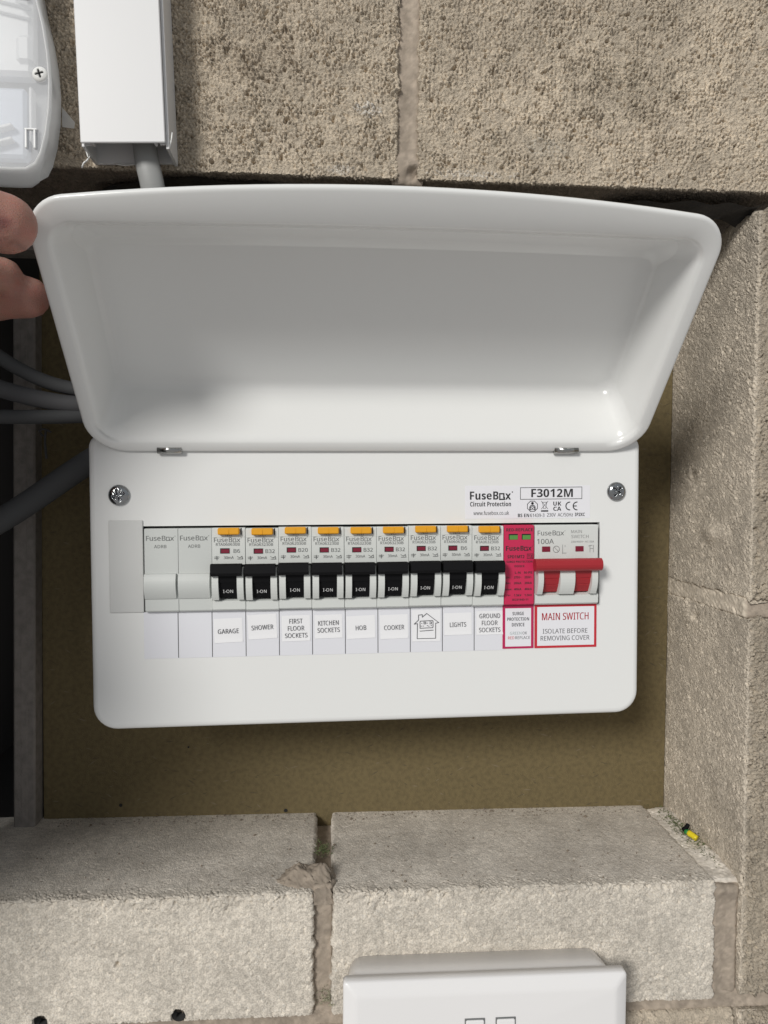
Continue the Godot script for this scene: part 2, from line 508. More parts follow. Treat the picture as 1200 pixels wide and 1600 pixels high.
func build_wall() -> void:
	var tan_ := Color(.63, .54, .425)
	var tan2 := Color(.47, .405, .32)
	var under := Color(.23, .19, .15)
	var rev := Color(.70, .615, .505)
	var sill := Color(.70, .64, .555)
	var sillt := Color(.80, .735, .65)
	var mort := Color(.40, .335, .27)
	var w := thing("block_wall", "concrete block wall with a square recess and a brick sill, behind the fuse board", "wall")
	# course above the recess: front face, worn lower edge, underside
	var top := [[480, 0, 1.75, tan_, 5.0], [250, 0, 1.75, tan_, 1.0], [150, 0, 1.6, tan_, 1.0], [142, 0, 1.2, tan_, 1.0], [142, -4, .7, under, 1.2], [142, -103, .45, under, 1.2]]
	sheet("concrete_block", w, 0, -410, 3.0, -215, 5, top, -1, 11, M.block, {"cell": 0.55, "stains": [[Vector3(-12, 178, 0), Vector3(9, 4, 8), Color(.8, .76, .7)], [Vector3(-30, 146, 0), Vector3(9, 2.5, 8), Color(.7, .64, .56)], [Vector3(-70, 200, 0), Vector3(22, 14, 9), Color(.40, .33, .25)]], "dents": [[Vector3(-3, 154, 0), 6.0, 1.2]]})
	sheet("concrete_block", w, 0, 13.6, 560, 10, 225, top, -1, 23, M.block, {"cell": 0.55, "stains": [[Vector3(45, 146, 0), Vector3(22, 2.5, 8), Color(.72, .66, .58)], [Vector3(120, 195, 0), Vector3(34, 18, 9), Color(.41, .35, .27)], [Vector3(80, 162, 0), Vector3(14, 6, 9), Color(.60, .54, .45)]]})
	# the column to the right of the recess: front face, arris, reveal
	for q in [[-81.0, 133.8, 31], [-306.0, -91.0, 37], [-530.0, -316.0, 41]]:
		var pr := [[560, 0, 1.8, tan2, 4.0], [228, 0, 1.8, tan2, 1.0], [204, 0, 1.6, tan2, 1.0], [200.5, 0, 1.0, rev, 1.0], [200.5, -4, .5, rev, 1.0], [200.5, -110, .42, rev, 1.0]]
		var extra := {"lumps": [], "dents": [], "cell": 0.7}
		if q[2] == 31: extra = {"lumps": [[Vector3(200, -46, -40), Vector3(7, 5, 11), 3.5], [Vector3(200, -78, -60), Vector3(9, 9, 40), 2.0]], "dents": [[Vector3(200, -12, -70), 5.0, 1.5]], "wob": 2.5, "cell": 0.7}
		if q[2] == 37: extra = {"lumps": [[Vector3(200, -98, -80), Vector3(8, 9, 30), 1.5], [Vector3(200, -200, -28), Vector3(5, 8, 8), 0.8]], "dents": [[Vector3(200, -101, -62), 4.0, 2.0]], "wob": 2.5, "cell": 0.7}
		sheet("concrete_block", w, 1, q[0], q[1], q[0], q[1], pr, -1, q[2], M.block, extra)
	# bricks of the sill: smooth cast top, crumbled arris, coarse face
	var sp := [[-239, -105, .13, sillt, 1.0], [-239, -12, .16, sillt, 1.0], [-239, -3, .6, sill, 1.0], [-239, 0, 1.0, sill, 1.0], [-243, 0, .9, sill, 1.0], [-250, 0, .5, sill, 1.0], [-305, 0, .46, sill, 1.0], [-307, 0, .7, sill, 1.0]]
	var so := {"grain": 1.9, "spots": 0.8, "wob": 1.5, "cell": 0.62, "chips": 0.8, "dust": 0.3, "speckle": .15}
	so["dents"] = [[Vector3(-143, -275, 0), 1.6, 3.0], [Vector3(-83, -247, 0), 4.5, 1.4], [Vector3(-183.5, -305.0, 0), 3.1, 26.0], [Vector3(-111.5, -304.6, 0), 3.1, 26.0]]
	sheet("sill_brick", w, 0, -254.5, -39.5, -215, -39, sp, -1, 51, M.sill, so)
	so["dents"] = [[Vector3(-2, -247, 0), 4.0, 1.2], [Vector3(150, -302, 0), 9.0, 1.5]]
	sheet("sill_brick", w, 0, -29.3, 185.5, -31, 187, sp, -1, 57, M.sill, so)
	so["dents"] = []
	sheet("sill_brick", w, 0, -479.0, -264.0, -270, -262, sp, -1, 59, M.sill, so)
	# mortar
	var mo := {"cell": 1.0, "grain": 2.2, "wob": .5, "round": 1}
	sheet("mortar_joint", w, 1, 140, 480, 140, 260, [[0.0, -3.8, .3, mort], [3.0, -2.6, .25, mort], [8, -3.6, .2, mort], [13, -2.6, .25, mort], [16.5, -3.8, .3, mort]], 1, 61, M.mortar, mo.merged({"lumps": [[Vector3(8, 149, -3), Vector3(7, 6, 8), 3.5]], "dents": [[Vector3(11, 146, -3), 3.0, 3.0]]}))
	sheet("mortar_joint", w, 1, -92, -80, -92, -80, [[560, -3.2, .3, mort, 4.0], [230, -3.2, .3, mort], [202, -3.0, .3, mort], [200.2, -5, .5, rev], [200.0, -110, .6, rev]], -1, 63, M.mortar, mo.merged({"round": 3}))
	sheet("mortar_joint", w, 1, -306, -243, -306, -243, [[183, -8, .3, mort], [186, -3, .3, mort], [193, -4, .3, mort], [199, -2.5, .35, mort], [203, -8, .3, mort]], 1, 65, M.mortar, mo.merged({"lumps": [[Vector3(192, -246, -4), Vector3(8, 5, 8), 2.0]]}))
	sheet("mortar_joint", w, 1, -306, -237, -306, -237, [[-42, -10, .3, mort], [-39.5, -4, .3, mort], [-34.5, -4.6, .3, mort], [-29.5, -4, .3, mort], [-27, -10, .3, mort]], 1, 67, M.mortar, mo)
	sheet("mortar_joint", w, 1, -306, -240, -306, -240, [[-267, -10, .3, mort], [-264, -4, .3, mort], [-254.5, -4, .3, mort], [-252, -10, .3, mort]], 1, 68, M.mortar, mo)
	sheet("mortar_joint", w, 0, -480, 440, -215, 230, [[-301, -14, .35, mort], [-304.5, -3.5, .4, mort], [-310, -4, .35, mort], [-315, -3.4, .35, mort], [-318, -10, .3, mort]], -1, 69, M.mortar,
		mo.merged({"dents": [[Vector3(-183.5, -305.0, -3), 3.1, 26.0], [Vector3(-111.5, -304.6, -3), 3.1, 26.0]], "lumps": [[Vector3(-150, -306, -3), Vector3(26, 4, 8), 2.0], [Vector3(-60, -306, -3), Vector3(22, 3, 8), 1.5]], "cell": 0.8}))
	for c in [Vector3(-183.5, -305.0, 0), Vector3(-111.5, -304.6, 0)]:
		var hs := mb(true)
		loft(hs, [circle(c + Vector3(0, 0, -1.8), 3.9, 20, Vector3.BACK), circle(c + Vector3(0, 0, -1.4), 3.1, 20, Vector3.BACK), circle(c + Vector3(0, 0, -20), 2.9, 20, Vector3.BACK)], false, true)
		fin(hs, "drill_hole", M.dark_gap, w)
	# lump of mortar squeezed into the gap between the two sill bricks, and the mortar bed at the recess foot
	sheet("mortar_lump", w, 0, -62, -28.5, -62, -28, [[-244, -36, .6, mort], [-241, -31, .8, mort], [-239.8, -12, .8, mort], [-241, -3, .8, mort], [-247, -2.5, .6, mort]], -1, 71, M.mortar,
		{"cell": 0.8, "grain": 3.0, "lumps": [[Vector3(-46, -239, -17), Vector3(10, 9, 10), 7.5], [Vector3(-34, -239, -16), Vector3(6, 9, 11), 6.5]], "wob": 4.0})
	sheet("mortar_bed", w, 0, -485, 202, -40, -28, [[-248, -112, .3, mort], [-248, -8, .4, mort]], -1, 73, M.mortar, {"cell": 1.6})
	sheet("mortar_bed", w, 0, 184, 206, 184, 206, [[-245, -106, .4, mort], [-240.5, -98, .4, sillt], [-241, -6, .5, sillt], [-250, -3, .4, mort]], -1, 75, M.mortar,
		{"cell": 0.8, "lumps": [[Vector3(198, -240, -30), Vector3(7, 5, 14), 4.0], [Vector3(198, -240, -80), Vector3(6, 5, 24), 3.0]]})
	# course below the sill
	sheet("concrete_block", w, 0, -480, 60, -215, 62, [[-316, -30, .6, tan_], [-316, -3, .8, tan_], [-318.5, 0, .9, tan_], [-420, 0, .9, tan_, 3.0]], -1, 81, M.block, {"cell": 1.0})
	sheet("concrete_block", w, 0, 70, 198, 68, 200, [[-314, -30, .6, tan_], [-314, -3, .8, tan_], [-316.5, 0, .9, tan_], [-420, 0, .9, tan_, 3.0]], -1, 83, M.block, {"cell": 1.0})
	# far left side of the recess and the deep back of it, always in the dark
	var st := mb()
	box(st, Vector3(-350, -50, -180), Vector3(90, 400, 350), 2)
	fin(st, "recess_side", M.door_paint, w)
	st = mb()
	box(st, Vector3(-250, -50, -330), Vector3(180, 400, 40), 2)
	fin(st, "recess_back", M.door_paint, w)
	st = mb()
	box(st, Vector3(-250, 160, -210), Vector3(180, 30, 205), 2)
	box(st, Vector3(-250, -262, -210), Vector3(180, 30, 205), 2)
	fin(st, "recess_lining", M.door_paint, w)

func build_recess() -> void:
	var b := thing("backing_board", "dark brown chipboard panel at the back of the recess behind the fuse board", "board")
	var st := mb()
	box(st, Vector3(-8.5, -48, -108), Vector3(418, 410, 14), .6)
	fin(st, "panel", M.chipboard, b)
	for q in [[-168, -231, 1.2], [-124, -193, .7], [-60, -237, 1.3]]:
		st = mb()
		loft(st, [circle(Vector3(q[0], q[1], -101), q[2], 10, Vector3.BACK), circle(Vector3(q[0], q[1], -100.6), q[2] * .8, 10, Vector3.BACK)])
		fin(st, "nail_head", M.dark_gap, b)
	var rng := RandomNumberGenerator.new()
	rng.seed = 21
	for pass_ in 2:
		st = mb()
		for i in 420:
			var c := Vector3(rng.randf_range(-214, 198), rng.randf_range(-240, 60), -100.88)
			var a := rng.randf_range(-.7, .7)
			var u := Vector3(cos(a), sin(a), 0) * rng.randf_range(.6, 3.6)
			var v := Vector3(-sin(a), cos(a), 0) * rng.randf_range(.15, .5)
			poly(st, [c - u, c - v + u * .2, c + u, c + v - u * .1], Vector3(0, 0, 1))
		var fl := fin(st, "wood_chips", mat("chip%d" % pass_, lin(.19, .15, .09) if pass_ == 0 else lin(.10, .078, .042), .85), b)
		fl.set_meta("kind", "stuff")
	var t := thing("timber_batten", "upright grey timber batten at the left edge of the brown board", "batten")
	st = mb()
	box(st, Vector3(-224, -75, -98), Vector3(13.5, 335, 17), 1.0, Basis(Vector3.BACK, -0.008))
	box(st, Vector3(-224, -75, -90.5), Vector3(5, 335, 2.6), .8, Basis(Vector3.BACK, -0.008))
	fin(st, "timber", M.grey_timber, t)
	var hr := thing("timber_rail", "horizontal grey timber rail under the wall block above the fingers", "batten")
	st = mb()
	box(st, Vector3(-185, 150.5, -96) + Vector3(0, -20, 18), Vector3(180, 22, 20), 1.0)
	fin(st, "timber", M.grey_timber, hr)
	# damp-proof sheet under the block course
	var d := thing("damp_proof_sheet", "torn black plastic damp-proof sheet under the block beside the trunking cable", "plastic sheet")
	st = mb(true)
	_rag(st, [Vector3(-158, 137, -20), Vector3(-142, 139.5, -12), Vector3(-118, 141, -6), Vector3(-100, 140.8, -5), Vector3(-70, 140.6, -8), Vector3(-30, 140.6, -14), Vector3(10, 140.8, -10)], 14.0, 5)
	fin(st, "sheet", M.damp_sheet, d)
	var d2 := thing("damp_proof_sheet", "black plastic damp-proof sheet sticking out over the top right corner of the open lid", "plastic sheet")
	st = mb(true)
	_rag(st, [Vector3(120, 137.5, -12), Vector3(142, 137.2, -6), Vector3(165, 136.6, -3), Vector3(185, 136.0, -2.5), Vector3(203, 135.6, -2.5)], 10.0, 8)
	fin(st, "sheet", M.damp_sheet, d2)
	# cables in the dark at the left
	var specs := [
		["thick grey power cable, uppermost of three sweeping to the fuse board", [Vector3(-262, 86, -52), Vector3(-240, 66, -56), Vector3(-215, 48, -60), Vector3(-188, 37.5, -62), Vector3(-150, 35, -64)], 4.2, "cable_grey"],
		["thick grey power cable, middle one of three sweeping to the fuse board", [Vector3(-265, 58, -48), Vector3(-240, 42, -54), Vector3(-215, 33, -58), Vector3(-185, 27.5, -60), Vector3(-150, 27, -62)], 5.2, "conduit_grey"],
		["thick grey power cable, lowest of three sweeping to the fuse board", [Vector3(-265, 22, -52), Vector3(-235, 19.5, -56), Vector3(-205, 19.5, -58), Vector3(-180, 20.5, -60), Vector3(-150, 22, -62)], 4.2, "cable_grey"],
	]
	for s in specs:
		st = mb(true)
		tube(st, s[1], s[2], 14)
		var o := fin(st, "power_cable", M[s[3]], self)
		tag(o, s[0], "cable", "power cables entering the fuse board from the left")
	st = mb(true)
	tube(st, [Vector3(-285, -74, -50), Vector3(-226, -42, -58), Vector3(-176, -7.5, -60), Vector3(-140, 14, -62)], 7.2, 18)
	var cd := fin(st, "grey_conduit", M.cable_grey, self)
	tag(cd, "straight grey conduit rising slantwise from the lower left to the fuse board", "conduit")
	# thin wire hook
	st = mb(true)
	tube(st, [Vector3(-211, 10, -88), Vector3(-213, 13, -87), Vector3(-210, 14.5, -87), Vector3(-206, 12.5, -88)], .7, 6)
	tube(st, [Vector3(-209, 13.5, -87), Vector3(-209.5, 6, -87), Vector3(-209, -4, -88)], .8, 6)
	var hk := fin(st, "wire_hook", M.conduit_grey, self)
	tag(hk, "small bent wire hook hanging under the lowest grey cable", "hook")
	# the cupboard door that stands open at the left and shades that side
	var cp := thing("cupboard_door", "dark painted cupboard door standing open at the left side of the recess", "door")
	st = mb()
	box(st, Vector3(-299, -50, 66), Vector3(18, 500, 126), 1.5)
	fin(st, "door_panel", M.door_paint, cp)

func _rag(st: SurfaceTool, edge: Array, depth: float, seed_: int) -> void:
	var rng := RandomNumberGenerator.new()
	rng.seed = seed_
	var rows := []
	var pts := []
	for i in edge.size() - 1:
		for k in 6: pts.append((edge[i] as Vector3).lerp(edge[i + 1], k / 6.0))
	pts.append(edge[-1])
	var ph := rng.randf() * 9
	for r in 7:
		var row := []
		for i in pts.size():
			var f := r / 6.0
			var p: Vector3 = pts[i]
			row.append(p + Vector3(0, -f * depth * (.25 + .15 * sin(i * .7 + ph)), -f * depth * 2.2) + Vector3(0, .8 * sin(i * .9 + r * .8 + ph), rng.randf_range(-.4, .4)))
		rows.append(row)
	for r in 6:
		for i in pts.size() - 1:
			poly(st, [rows[r][i], rows[r][i + 1], rows[r + 1][i + 1], rows[r + 1][i]], Vector3(0, -.7, .7))

# ---------------------------------------------------------------- the fuse board
func build_board() -> void:
	var fb := thing("fuse_board", "white metal fuse board with its lid held open, filled with a row of breakers", "fuse board")
	fb.position = Vector3(-0.9, 0.0, -13.4) * K
	fb.rotation = Vector3(0, 0.0238, 0.0118)
	# enclosure with a slot for the breakers
	var st := mb()
	var e := [-159.2, 144.8, -150.2, 9.0]
	var rings := []
	for q in [[-87.5, 0.0], [-3.2, 0.0], [-2.2, .15], [-1.3, .5], [-.6, 1.1], [-.15, 2.0], [0.0, 3.2]]:
		rings.append(rrect(e[0] + q[1], e[1] - q[1], e[2] + q[1], e[3] - q[1], 13 - q[1], 7 - q[1], q[0]))
	st.set_smooth_group(0)
	loft(st, rings, true, false)
	st.set_smooth_group(-1)
	var hole := rrect(-131.6, 121.2, -86.8, -40.3, 0, 0, 0)
	var hole2 := rrect(-131.6, 121.2, -86.8, -40.3, 0, 0, -4)
	loft(st, [rings[-1], hole], false, false)
	loft(st, [hole, hole2], false, false)
	fin(st, "enclosure", M.white_paint, fb)
	# lid
	var lid := Node3D.new()
	lid.name = "lid"
	lid.position = Vector3(0, -0.8, 1.7) * K
	lid.rotation.x = deg_to_rad(44.3)
	fb.add_child(lid)
	st = mb(true)
	rings = []
	var x0 := -157.2; var x1 := 143.6
	for q in [ # depth, side inset, hinge inset, top y, bow, radius
			[34.6, 24, 26, 92, 1, 4], [34.4, 18, 21, 97, 1.5, 6], [32.5, 14.5, 18, 102, 1.5, 8], [28, 12.5, 15.5, 107, 2, 9], [7, 7, 8, 122, 3, 11], [5.5, 5.5, 6, 125, 4, 12], [3.4, 1.2, 1.2, 134.3, 9.7, 15.5],
			[2.6, .2, .2, 135.3, 9.9, 16], [1.7, 0, 0, 135.5, 9.9, 16], [.9, .1, .1, 135.4, 9.9, 16], [.35, .4, .4, 135.0, 9.9, 15.8], [.08, .9, .9, 134.5, 9.8, 15.4], [0, 1.6, 1.6, 133.8, 9.6, 14.8], [.1, 3.0, 3.0, 132.2, 9.2, 13.8],
			[.25, 5.8, 6.0, 127.0, 2.4, 12.3], [.7, 6.6, 6.9, 126.2, 2.3, 12], [1.8, 7.5, 8.0, 125.3, 2.2, 11.5], [3.4, 8.2, 9.0, 124.4, 2.1, 11], [6, 9.0, 10.2, 122.6, 2, 10.5], [28, 12.6, 17.2, 110, 2, 9], [30.4, 13.4, 18.3, 107.6, 2, 9], [32, 14.6, 19.6, 105, 1.5, 8.5], [32.9, 16.4, 21.4, 102.4, 1.5, 8], [33.3, 18.6, 23.6, 100, 1.2, 6], [33.4, 26, 28, 90, 1, 4]]:
		rings.append(rrect(x0 + q[1], x1 - q[1], q[2], q[3], q[5] + (4 if q[1] < 6 else 0), q[5], -q[0], q[4], 10, 24))
	loft(st, rings, true, true)
	fin(st, "lid_shell", M.white_paint, lid)
	# hinges: a black notch in the lid flange and a rolled steel knuckle
	for hx in [[-122.5, -109.8, -1.0], [93.6, 107.2, 1.0]]:
		st = mb()
		box(st, Vector3((hx[0] + hx[1]) / 2 + hx[2] * 1.2 * 1.0, 3.0, 1.2), Vector3(hx[1] - hx[0] + 2.4, 2.6, 1.6), .6)
		loft(st, [circle(Vector3(hx[0] - .6 if hx[2] < 0 else hx[1] + .6, 3.7, .6), 1.5, 10, Vector3.BACK), circle(Vector3(hx[0] - .6 if hx[2] < 0 else hx[1] + .6, 3.7, 2.15), 1.5, 10, Vector3.BACK)])
		fin(st, "hinge_notch", M.dark_gap, fb)
		st = mb(true)
		var rg := []
		for i in 2:
			var hxx: float = hx[i]
			rg.append(circle(Vector3(hxx, 0.3, 2.3), 2.0, 18, Vector3.RIGHT))
		rg.insert(0, circle(Vector3(hx[0] + .01, 0.3, 2.3), 1.5, 18, Vector3.RIGHT))
		rg.append(circle(Vector3(hx[1] - .01, 0.3, 2.3), 1.5, 18, Vector3.RIGHT))
		loft(st, rg)
		fin(st, "hinge", M.steel, fb)
	# screws
	screw(fb, Vector3(-143.2, -23.6, 0), 5.6, 0.35, M.zinc, "screw")
	screw(fb, Vector3(130.6, -23.0, 0), 5.4, 0.9, M.zinc, "screw")
	# cover strip at the left end of the slot
	st = mb()
	box(st, Vector3(-140.0, -61.8, .3), Vector3(17.8, 49.5, 1.0), .3)
	fin(st, "blanking_strip", M.cover_strip, fb)
	build_breakers(fb)
	build_labels(fb)

func screw(parent: Node, c: Vector3, r: float, turn: float, m: Material, called: String) -> void:
	var st := mb(true)
	var nr := 22; var na := 56
	var rows := []
	for i in nr + 1:
		var t := float(i) / nr
		var row := []
		for k in na:
			var a := TAU * k / na
			var x := cos(a) * r * t; var y := sin(a) * r * t
			var z := 0.25 + r * 0.5 * sqrt(maxf(0, 1 - t * t * .96))
			var xr := x * cos(turn) + y * sin(turn); var yr := -x * sin(turn) + y * cos(turn)
			var arm := minf(absf(xr), absf(yr))
			var reach := maxf(absf(xr), absf(yr)) / (r * .62)
			var cut := clampf((r * .14 - arm) / (r * .05), 0, 1) * clampf((1 - reach) * 4, 0, 1)
			var cut2 := clampf((r * .05 - absf(absf(xr) - absf(yr)) * .7) / (r * .05), 0, 1) * clampf((.7 - reach) * 4, 0, 1) * .35
			z -= r * .46 * maxf(cut, cut2)
			row.append(c + Vector3(x, y, z))
		rows.append(row)
	var under := []
	for k in na: under.append(c + Vector3(cos(TAU * k / na) * r, sin(TAU * k / na) * r, 0))
	rows.append(under)
	rows.reverse()
	loft(st, rows, false, false)
	fin(st, called, m, parent)

func rcbo_body(x: float, w: float) -> SurfaceTool:
	# solid body behind the toggle, upper face, two cheeks, lower lip
	var st := mb()
	bar_x(st, PackedVector2Array([Vector2(-41.5, -30), Vector2(-86.2, -30), Vector2(-86.2, 2.6), Vector2(-85.2, 4.2), Vector2(-80.6, 4.6), Vector2(-79.6, 2.0), Vector2(-78.6, -2), Vector2(-62, -2), Vector2(-61.2, 3.4), Vector2(-42.2, 3.6), Vector2(-41.5, 2.9)]), x, x + w)
	return st

func cheek(st: SurfaceTool, x0: float, x1: float) -> void:
	var o := PackedVector2Array()
	for i in 11:
		var t := i / 10.0
		o.append(Vector2(lerpf(-62.5, -79.8, t), 4.0 + 6.2 * pow(sin(PI * (0.18 + t * .70)), .8)))
	o.append(Vector2(-79.8, -3)); o.append(Vector2(-62.5, -3))
	bar_x(st, o, x0, x1)

func build_breakers(fb: Node3D) -> void:
	var pitch := 17.7
	var codes := ["RTA060630B", "RTA063230B", "RTA062030B", "RTA063230B", "RTA063230B", "RTA063230B", "RTA063230B", "RTA060630B", "RTA063230B"]
	var amps := ["B6", "B32", "B20", "B32", "B32", "B32", "B32", "B6", "B32"]
	var whose := ["GARAGE", "SHOWER", "FIRST FLOOR SOCKETS", "KITCHEN SOCKETS", "HOB", "COOKER", "the house drawing", "LIGHTS", "GROUND FLOOR SOCKETS"]
	for k in 2: # blank modules
		var x := -130.0 + pitch * k
		var st := mb()
		bar_x(st, PackedVector2Array([Vector2(-41.5, -20), Vector2(-86.2, -20), Vector2(-86.2, 2.4), Vector2(-85.4, 3.2), Vector2(-78.6, 3.4), Vector2(-78.6, 3.6), Vector2(-42.2, 3.4), Vector2(-41.5, 2.8)]), x + .12, x + pitch - .12)
		var o := PackedVector2Array([Vector2(-65.4, 3), Vector2(-79.2, 3)])
		for i in 12:
			var t := i / 11.0
			o.append(Vector2(lerpf(-78.9, -65.6, t), 3.2 + 3.6 * sin(PI * (.04 + .72 * pow(1 - t, 1.0) + .16))))
		bar_x(st, o, x + .12, x + 16.6)
		var b := fin(st, "blank_module", M.blank_plastic, fb)
		st = mb()
		wordmark(st, Vector3(x + 8.4, -46.6, 3.5), 14.6, 2.6)
		txt(st, "ADRB", Vector3(x + 8.4, -51.0, 3.5), 6.4, 1.7)
		fin(st, "lettering", M.ink_grey, b)
	for k in 9: # breakers
		var x := -130.0 + pitch * (k + 2)
		var st := rcbo_body(x + .1, pitch - .2)
		cheek(st, x + .5, x + 3.9)
		cheek(st, x + 13.6, x + 17.0)
		# shallow raised panel line above the printing
		box(st, Vector3(x + 8.9, -46.3, 3.6), Vector3(16.8, .25, .3), .05)
		var b := fin(st, "circuit_breaker", M.module_plastic, fb)
		b.set_meta("label", "circuit breaker above the label for " + whose[k])
		b.position = Vector3(0, [.1, -.25, .2, 0, -.15, -.1, .2, .15, -.2][k], [.2, -.3, .1, .35, -.2, 0, .3, -.25, .1][k]) * K
		st = mb()
		box(st, Vector3(x + 9.2, -43.2, 4.6), Vector3(11.4, 3.6, 4.4), .5)
		box(st, Vector3(x + 9.2, -43.2, 6.9), Vector3(.5, 2.6, .3), .1)
		fin(st, "test_button", M.yellow_plastic, b)
		st = mb()
		box(st, Vector3(x + 15.6, -43.4, 3.4), Vector3(.6, 3.6, .9), .1)
		fin(st, "button_gap", M.dark_gap, b)
		# toggle: a wide bar over a barrel that carries the marking
		st = mb()
		bar_x(st, PackedVector2Array([Vector2(-60.4, 6), Vector2(-60.0, 11.5), Vector2(-60.8, 13.2), Vector2(-64.8, 13.8), Vector2(-66.4, 12.4), Vector2(-66.8, 9), Vector2(-66.0, 3), Vector2(-61.5, 3)]), x + .15, x + 16.2)
		var br := PackedVector2Array([Vector2(-63, -3), Vector2(-63, 9), Vector2(-66.5, 9.6), Vector2(-70.4, 8.6), Vector2(-70.6, 8.0), Vector2(-71.0, 8.0), Vector2(-71.2, 8.3), Vector2(-78.8, 5.1), Vector2(-79.2, -3)])
		bar_x(st, br, x + 4.0, x + 13.5)
		fin(st, "toggle", M.black_plastic, b)
		st = mb()
		txt(st, "I-ON", Vector3(x + 8.7, -75.2, 6.66), 5.2, 1.9, false, 0.0, .398)
		fin(st, "toggle_marking", M.ink_white, b)
		st = mb()
		flat(st, x + 4.4, -55.2, x + 9.4, -52.4, 3.72)
		fin(st, "window_frame", M.dark_gap, b)
		st = mb()
		flat(st, x + 4.9, -54.9, x + 9.2, -52.9, 3.78)
		fin(st, "flag_window", M.flag_red, b)
		st = mb()
		txt(st, "TEST", Vector3(x + 9.0, -45.55, 3.7), 4.2, .9)
		txt(st, codes[k], Vector3(x + 8.5, -50.3, 3.62), 12.6, 1.5)
		txt(st, amps[k], Vector3(x + 13.2, -53.9, 3.6), 5.0 if amps[k].length() > 2 else 3.4, 2.0)
		txt(st, "30mA", Vector3(x + 8.9, -57.4, 3.55), 5.2, 1.5)
		strokes(st, [[Vector2(x + 1.4, -57), Vector2(x + 3.8, -57)], [Vector2(x + 1.4, -57.8), Vector2(x + 3.4, -57.8)], [Vector2(x + 2.6, -56.6), Vector2(x + 2.6, -58.6)],
			[Vector2(x + 13.4, -56.8), Vector2(x + 14.6, -57.6), Vector2(x + 15.8, -56.9)], [Vector2(x + 13.6, -58.2), Vector2(x + 16, -58.2)], [Vector2(x + 15.9, -56.7), Vector2(x + 16.2, -58.2)]], .28, 3.7)
		wordmark(st, Vector3(x + 8.2, -47.9, 3.62), 14.0, 2.5)
		fin(st, "lettering", M.ink_grey, b)
	# surge protection module
	var xs := -130.0 + pitch * 11
	var st2 := mb()
	box(st2, Vector3(xs + pitch / 2, -63.6, -10), Vector3(pitch - .5, 44.4, 28), .5)
	var sp := fin(st2, "surge_protector", M.pink_plastic, fb, "bright pink surge protection module with two green windows")
	st2 = mb()
	flat(st2, xs + 2.8, -49.4, xs + 8.0, -46.2, 4.06); flat(st2, xs + 10.2, -49.4, xs + 15.4, -46.2, 4.06)
	fin(st2, "window_frame", M.dark_gap, sp)
	st2 = mb()
	flat(st2, xs + 3.3, -49.3, xs + 7.9, -46.9, 4.12); flat(st2, xs + 10.7, -49.3, xs + 15.3, -46.9, 4.12)
	fin(st2, "green_window", M.flag_green, sp)
	st2 = mb()
	txt(st2, "RED-REPLACE", Vector3(xs + 9, -43.9, 4.02), 15.0, 1.7, true)
	wordmark(st2, Vector3(xs + 8.6, -54.2, 4.02), 14.6, 2.7, true)
	txt(st2, "SPD1MT2", Vector3(xs + 7.0, -58.9, 4.02), 9.6, 1.7, true)
	txt(st2, "T2", Vector3(xs + 15.0, -58.7, 4.02), 2.4, 1.6, true)
	strokes(st2, [[Vector2(xs + 13.4, -57.4), Vector2(xs + 16.6, -57.4), Vector2(xs + 16.6, -60), Vector2(xs + 13.4, -60), Vector2(xs + 13.4, -57.4)]], .25, 4.08)
	txt(st2, "SURGE PROTECTION", Vector3(xs + 9, -61.7, 4.02), 14.8, 1.1, true)
	txt(st2, "DEVICE", Vector3(xs + 9, -64.2, 4.02), 5.6, 1.1, true)
	var row := [["", "L-N", "N-PE"], ["Uc:", "275V~", "255V~"], ["In:", "20kA", "20kA"], ["Imax:", "40kA", "40kA"], ["Up:", "1.5kV", "1.5kV"]]
	var ry := [-67.8, -70.4, -73.6, -77.0, -80.4]
	for i in 5:
		if row[i][0]: txt(st2, row[i][0], Vector3(xs + 2.6, ry[i], 4.02), 1.1 * row[i][0].length() * .8, 1.1, true)
		txt(st2, row[i][1], Vector3(xs + 8.0, ry[i], 4.02), 4.2 if i else 3.2, 1.25, true)
		txt(st2, row[i][2], Vector3(xs + 14.0, ry[i], 4.02), 4.2 if i else 4.6, 1.25, true)
	txt(st2, "IEC61643-11", Vector3(xs + 9.4, -82.9, 4.02), 9.2, 1.1, true)
	fin(st2, "lettering", M.ink_black, sp)
	# main switch, two modules wide
	var xm := -130.0 + pitch * 12
	st2 = rcbo_body(xm + .1, pitch * 2 + .9)
	cheek(st2, xm + .3, xm + 3.4); cheek(st2, xm + 12.8, xm + 21.2); cheek(st2, xm + 30.8, xm + 34.2)
	var ms := fin(st2, "main_switch", M.module_plastic, fb, "main switch with a wide red handle")
	st2 = mb()
	var hb := PackedVector2Array()
	for i in 16:
		var a := TAU * i / 16.0
		hb.append(Vector2(-62.9 + 3.5 * cos(a), 11.6 + 3.4 * sin(a)))
	bar_x(st2, hb, xm - 2.3, xm + 35.3)
	var neck := PackedVector2Array([Vector2(-63, -3), Vector2(-63, 9), Vector2(-66.5, 9.4), Vector2(-70.6, 8.2), Vector2(-70.9, 7.6), Vector2(-71.3, 7.8), Vector2(-74.2, 6.6), Vector2(-74.5, 6.0), Vector2(-74.9, 6.1), Vector2(-78.8, 3.6), Vector2(-79.2, -3)])
	bar_x(st2, neck.duplicate(), xm + 3.4, xm + 12.8)
	bar_x(st2, neck.duplicate(), xm + 21.3, xm + 30.8)
	fin(st2, "switch_handle", M.red_plastic, ms)
	st2 = mb()
	flat(st2, xm + 4.2, -56.4, xm + 8.9, -53.4, 3.72); flat(st2, xm + 23.4, -56.4, xm + 28.1, -53.4, 3.72)
	fin(st2, "flag_window", M.flag_red, ms)
	st2 = mb()
	wordmark(st2, Vector3(xm + 9.3, -45.9, 3.62), 15.2, 2.7)
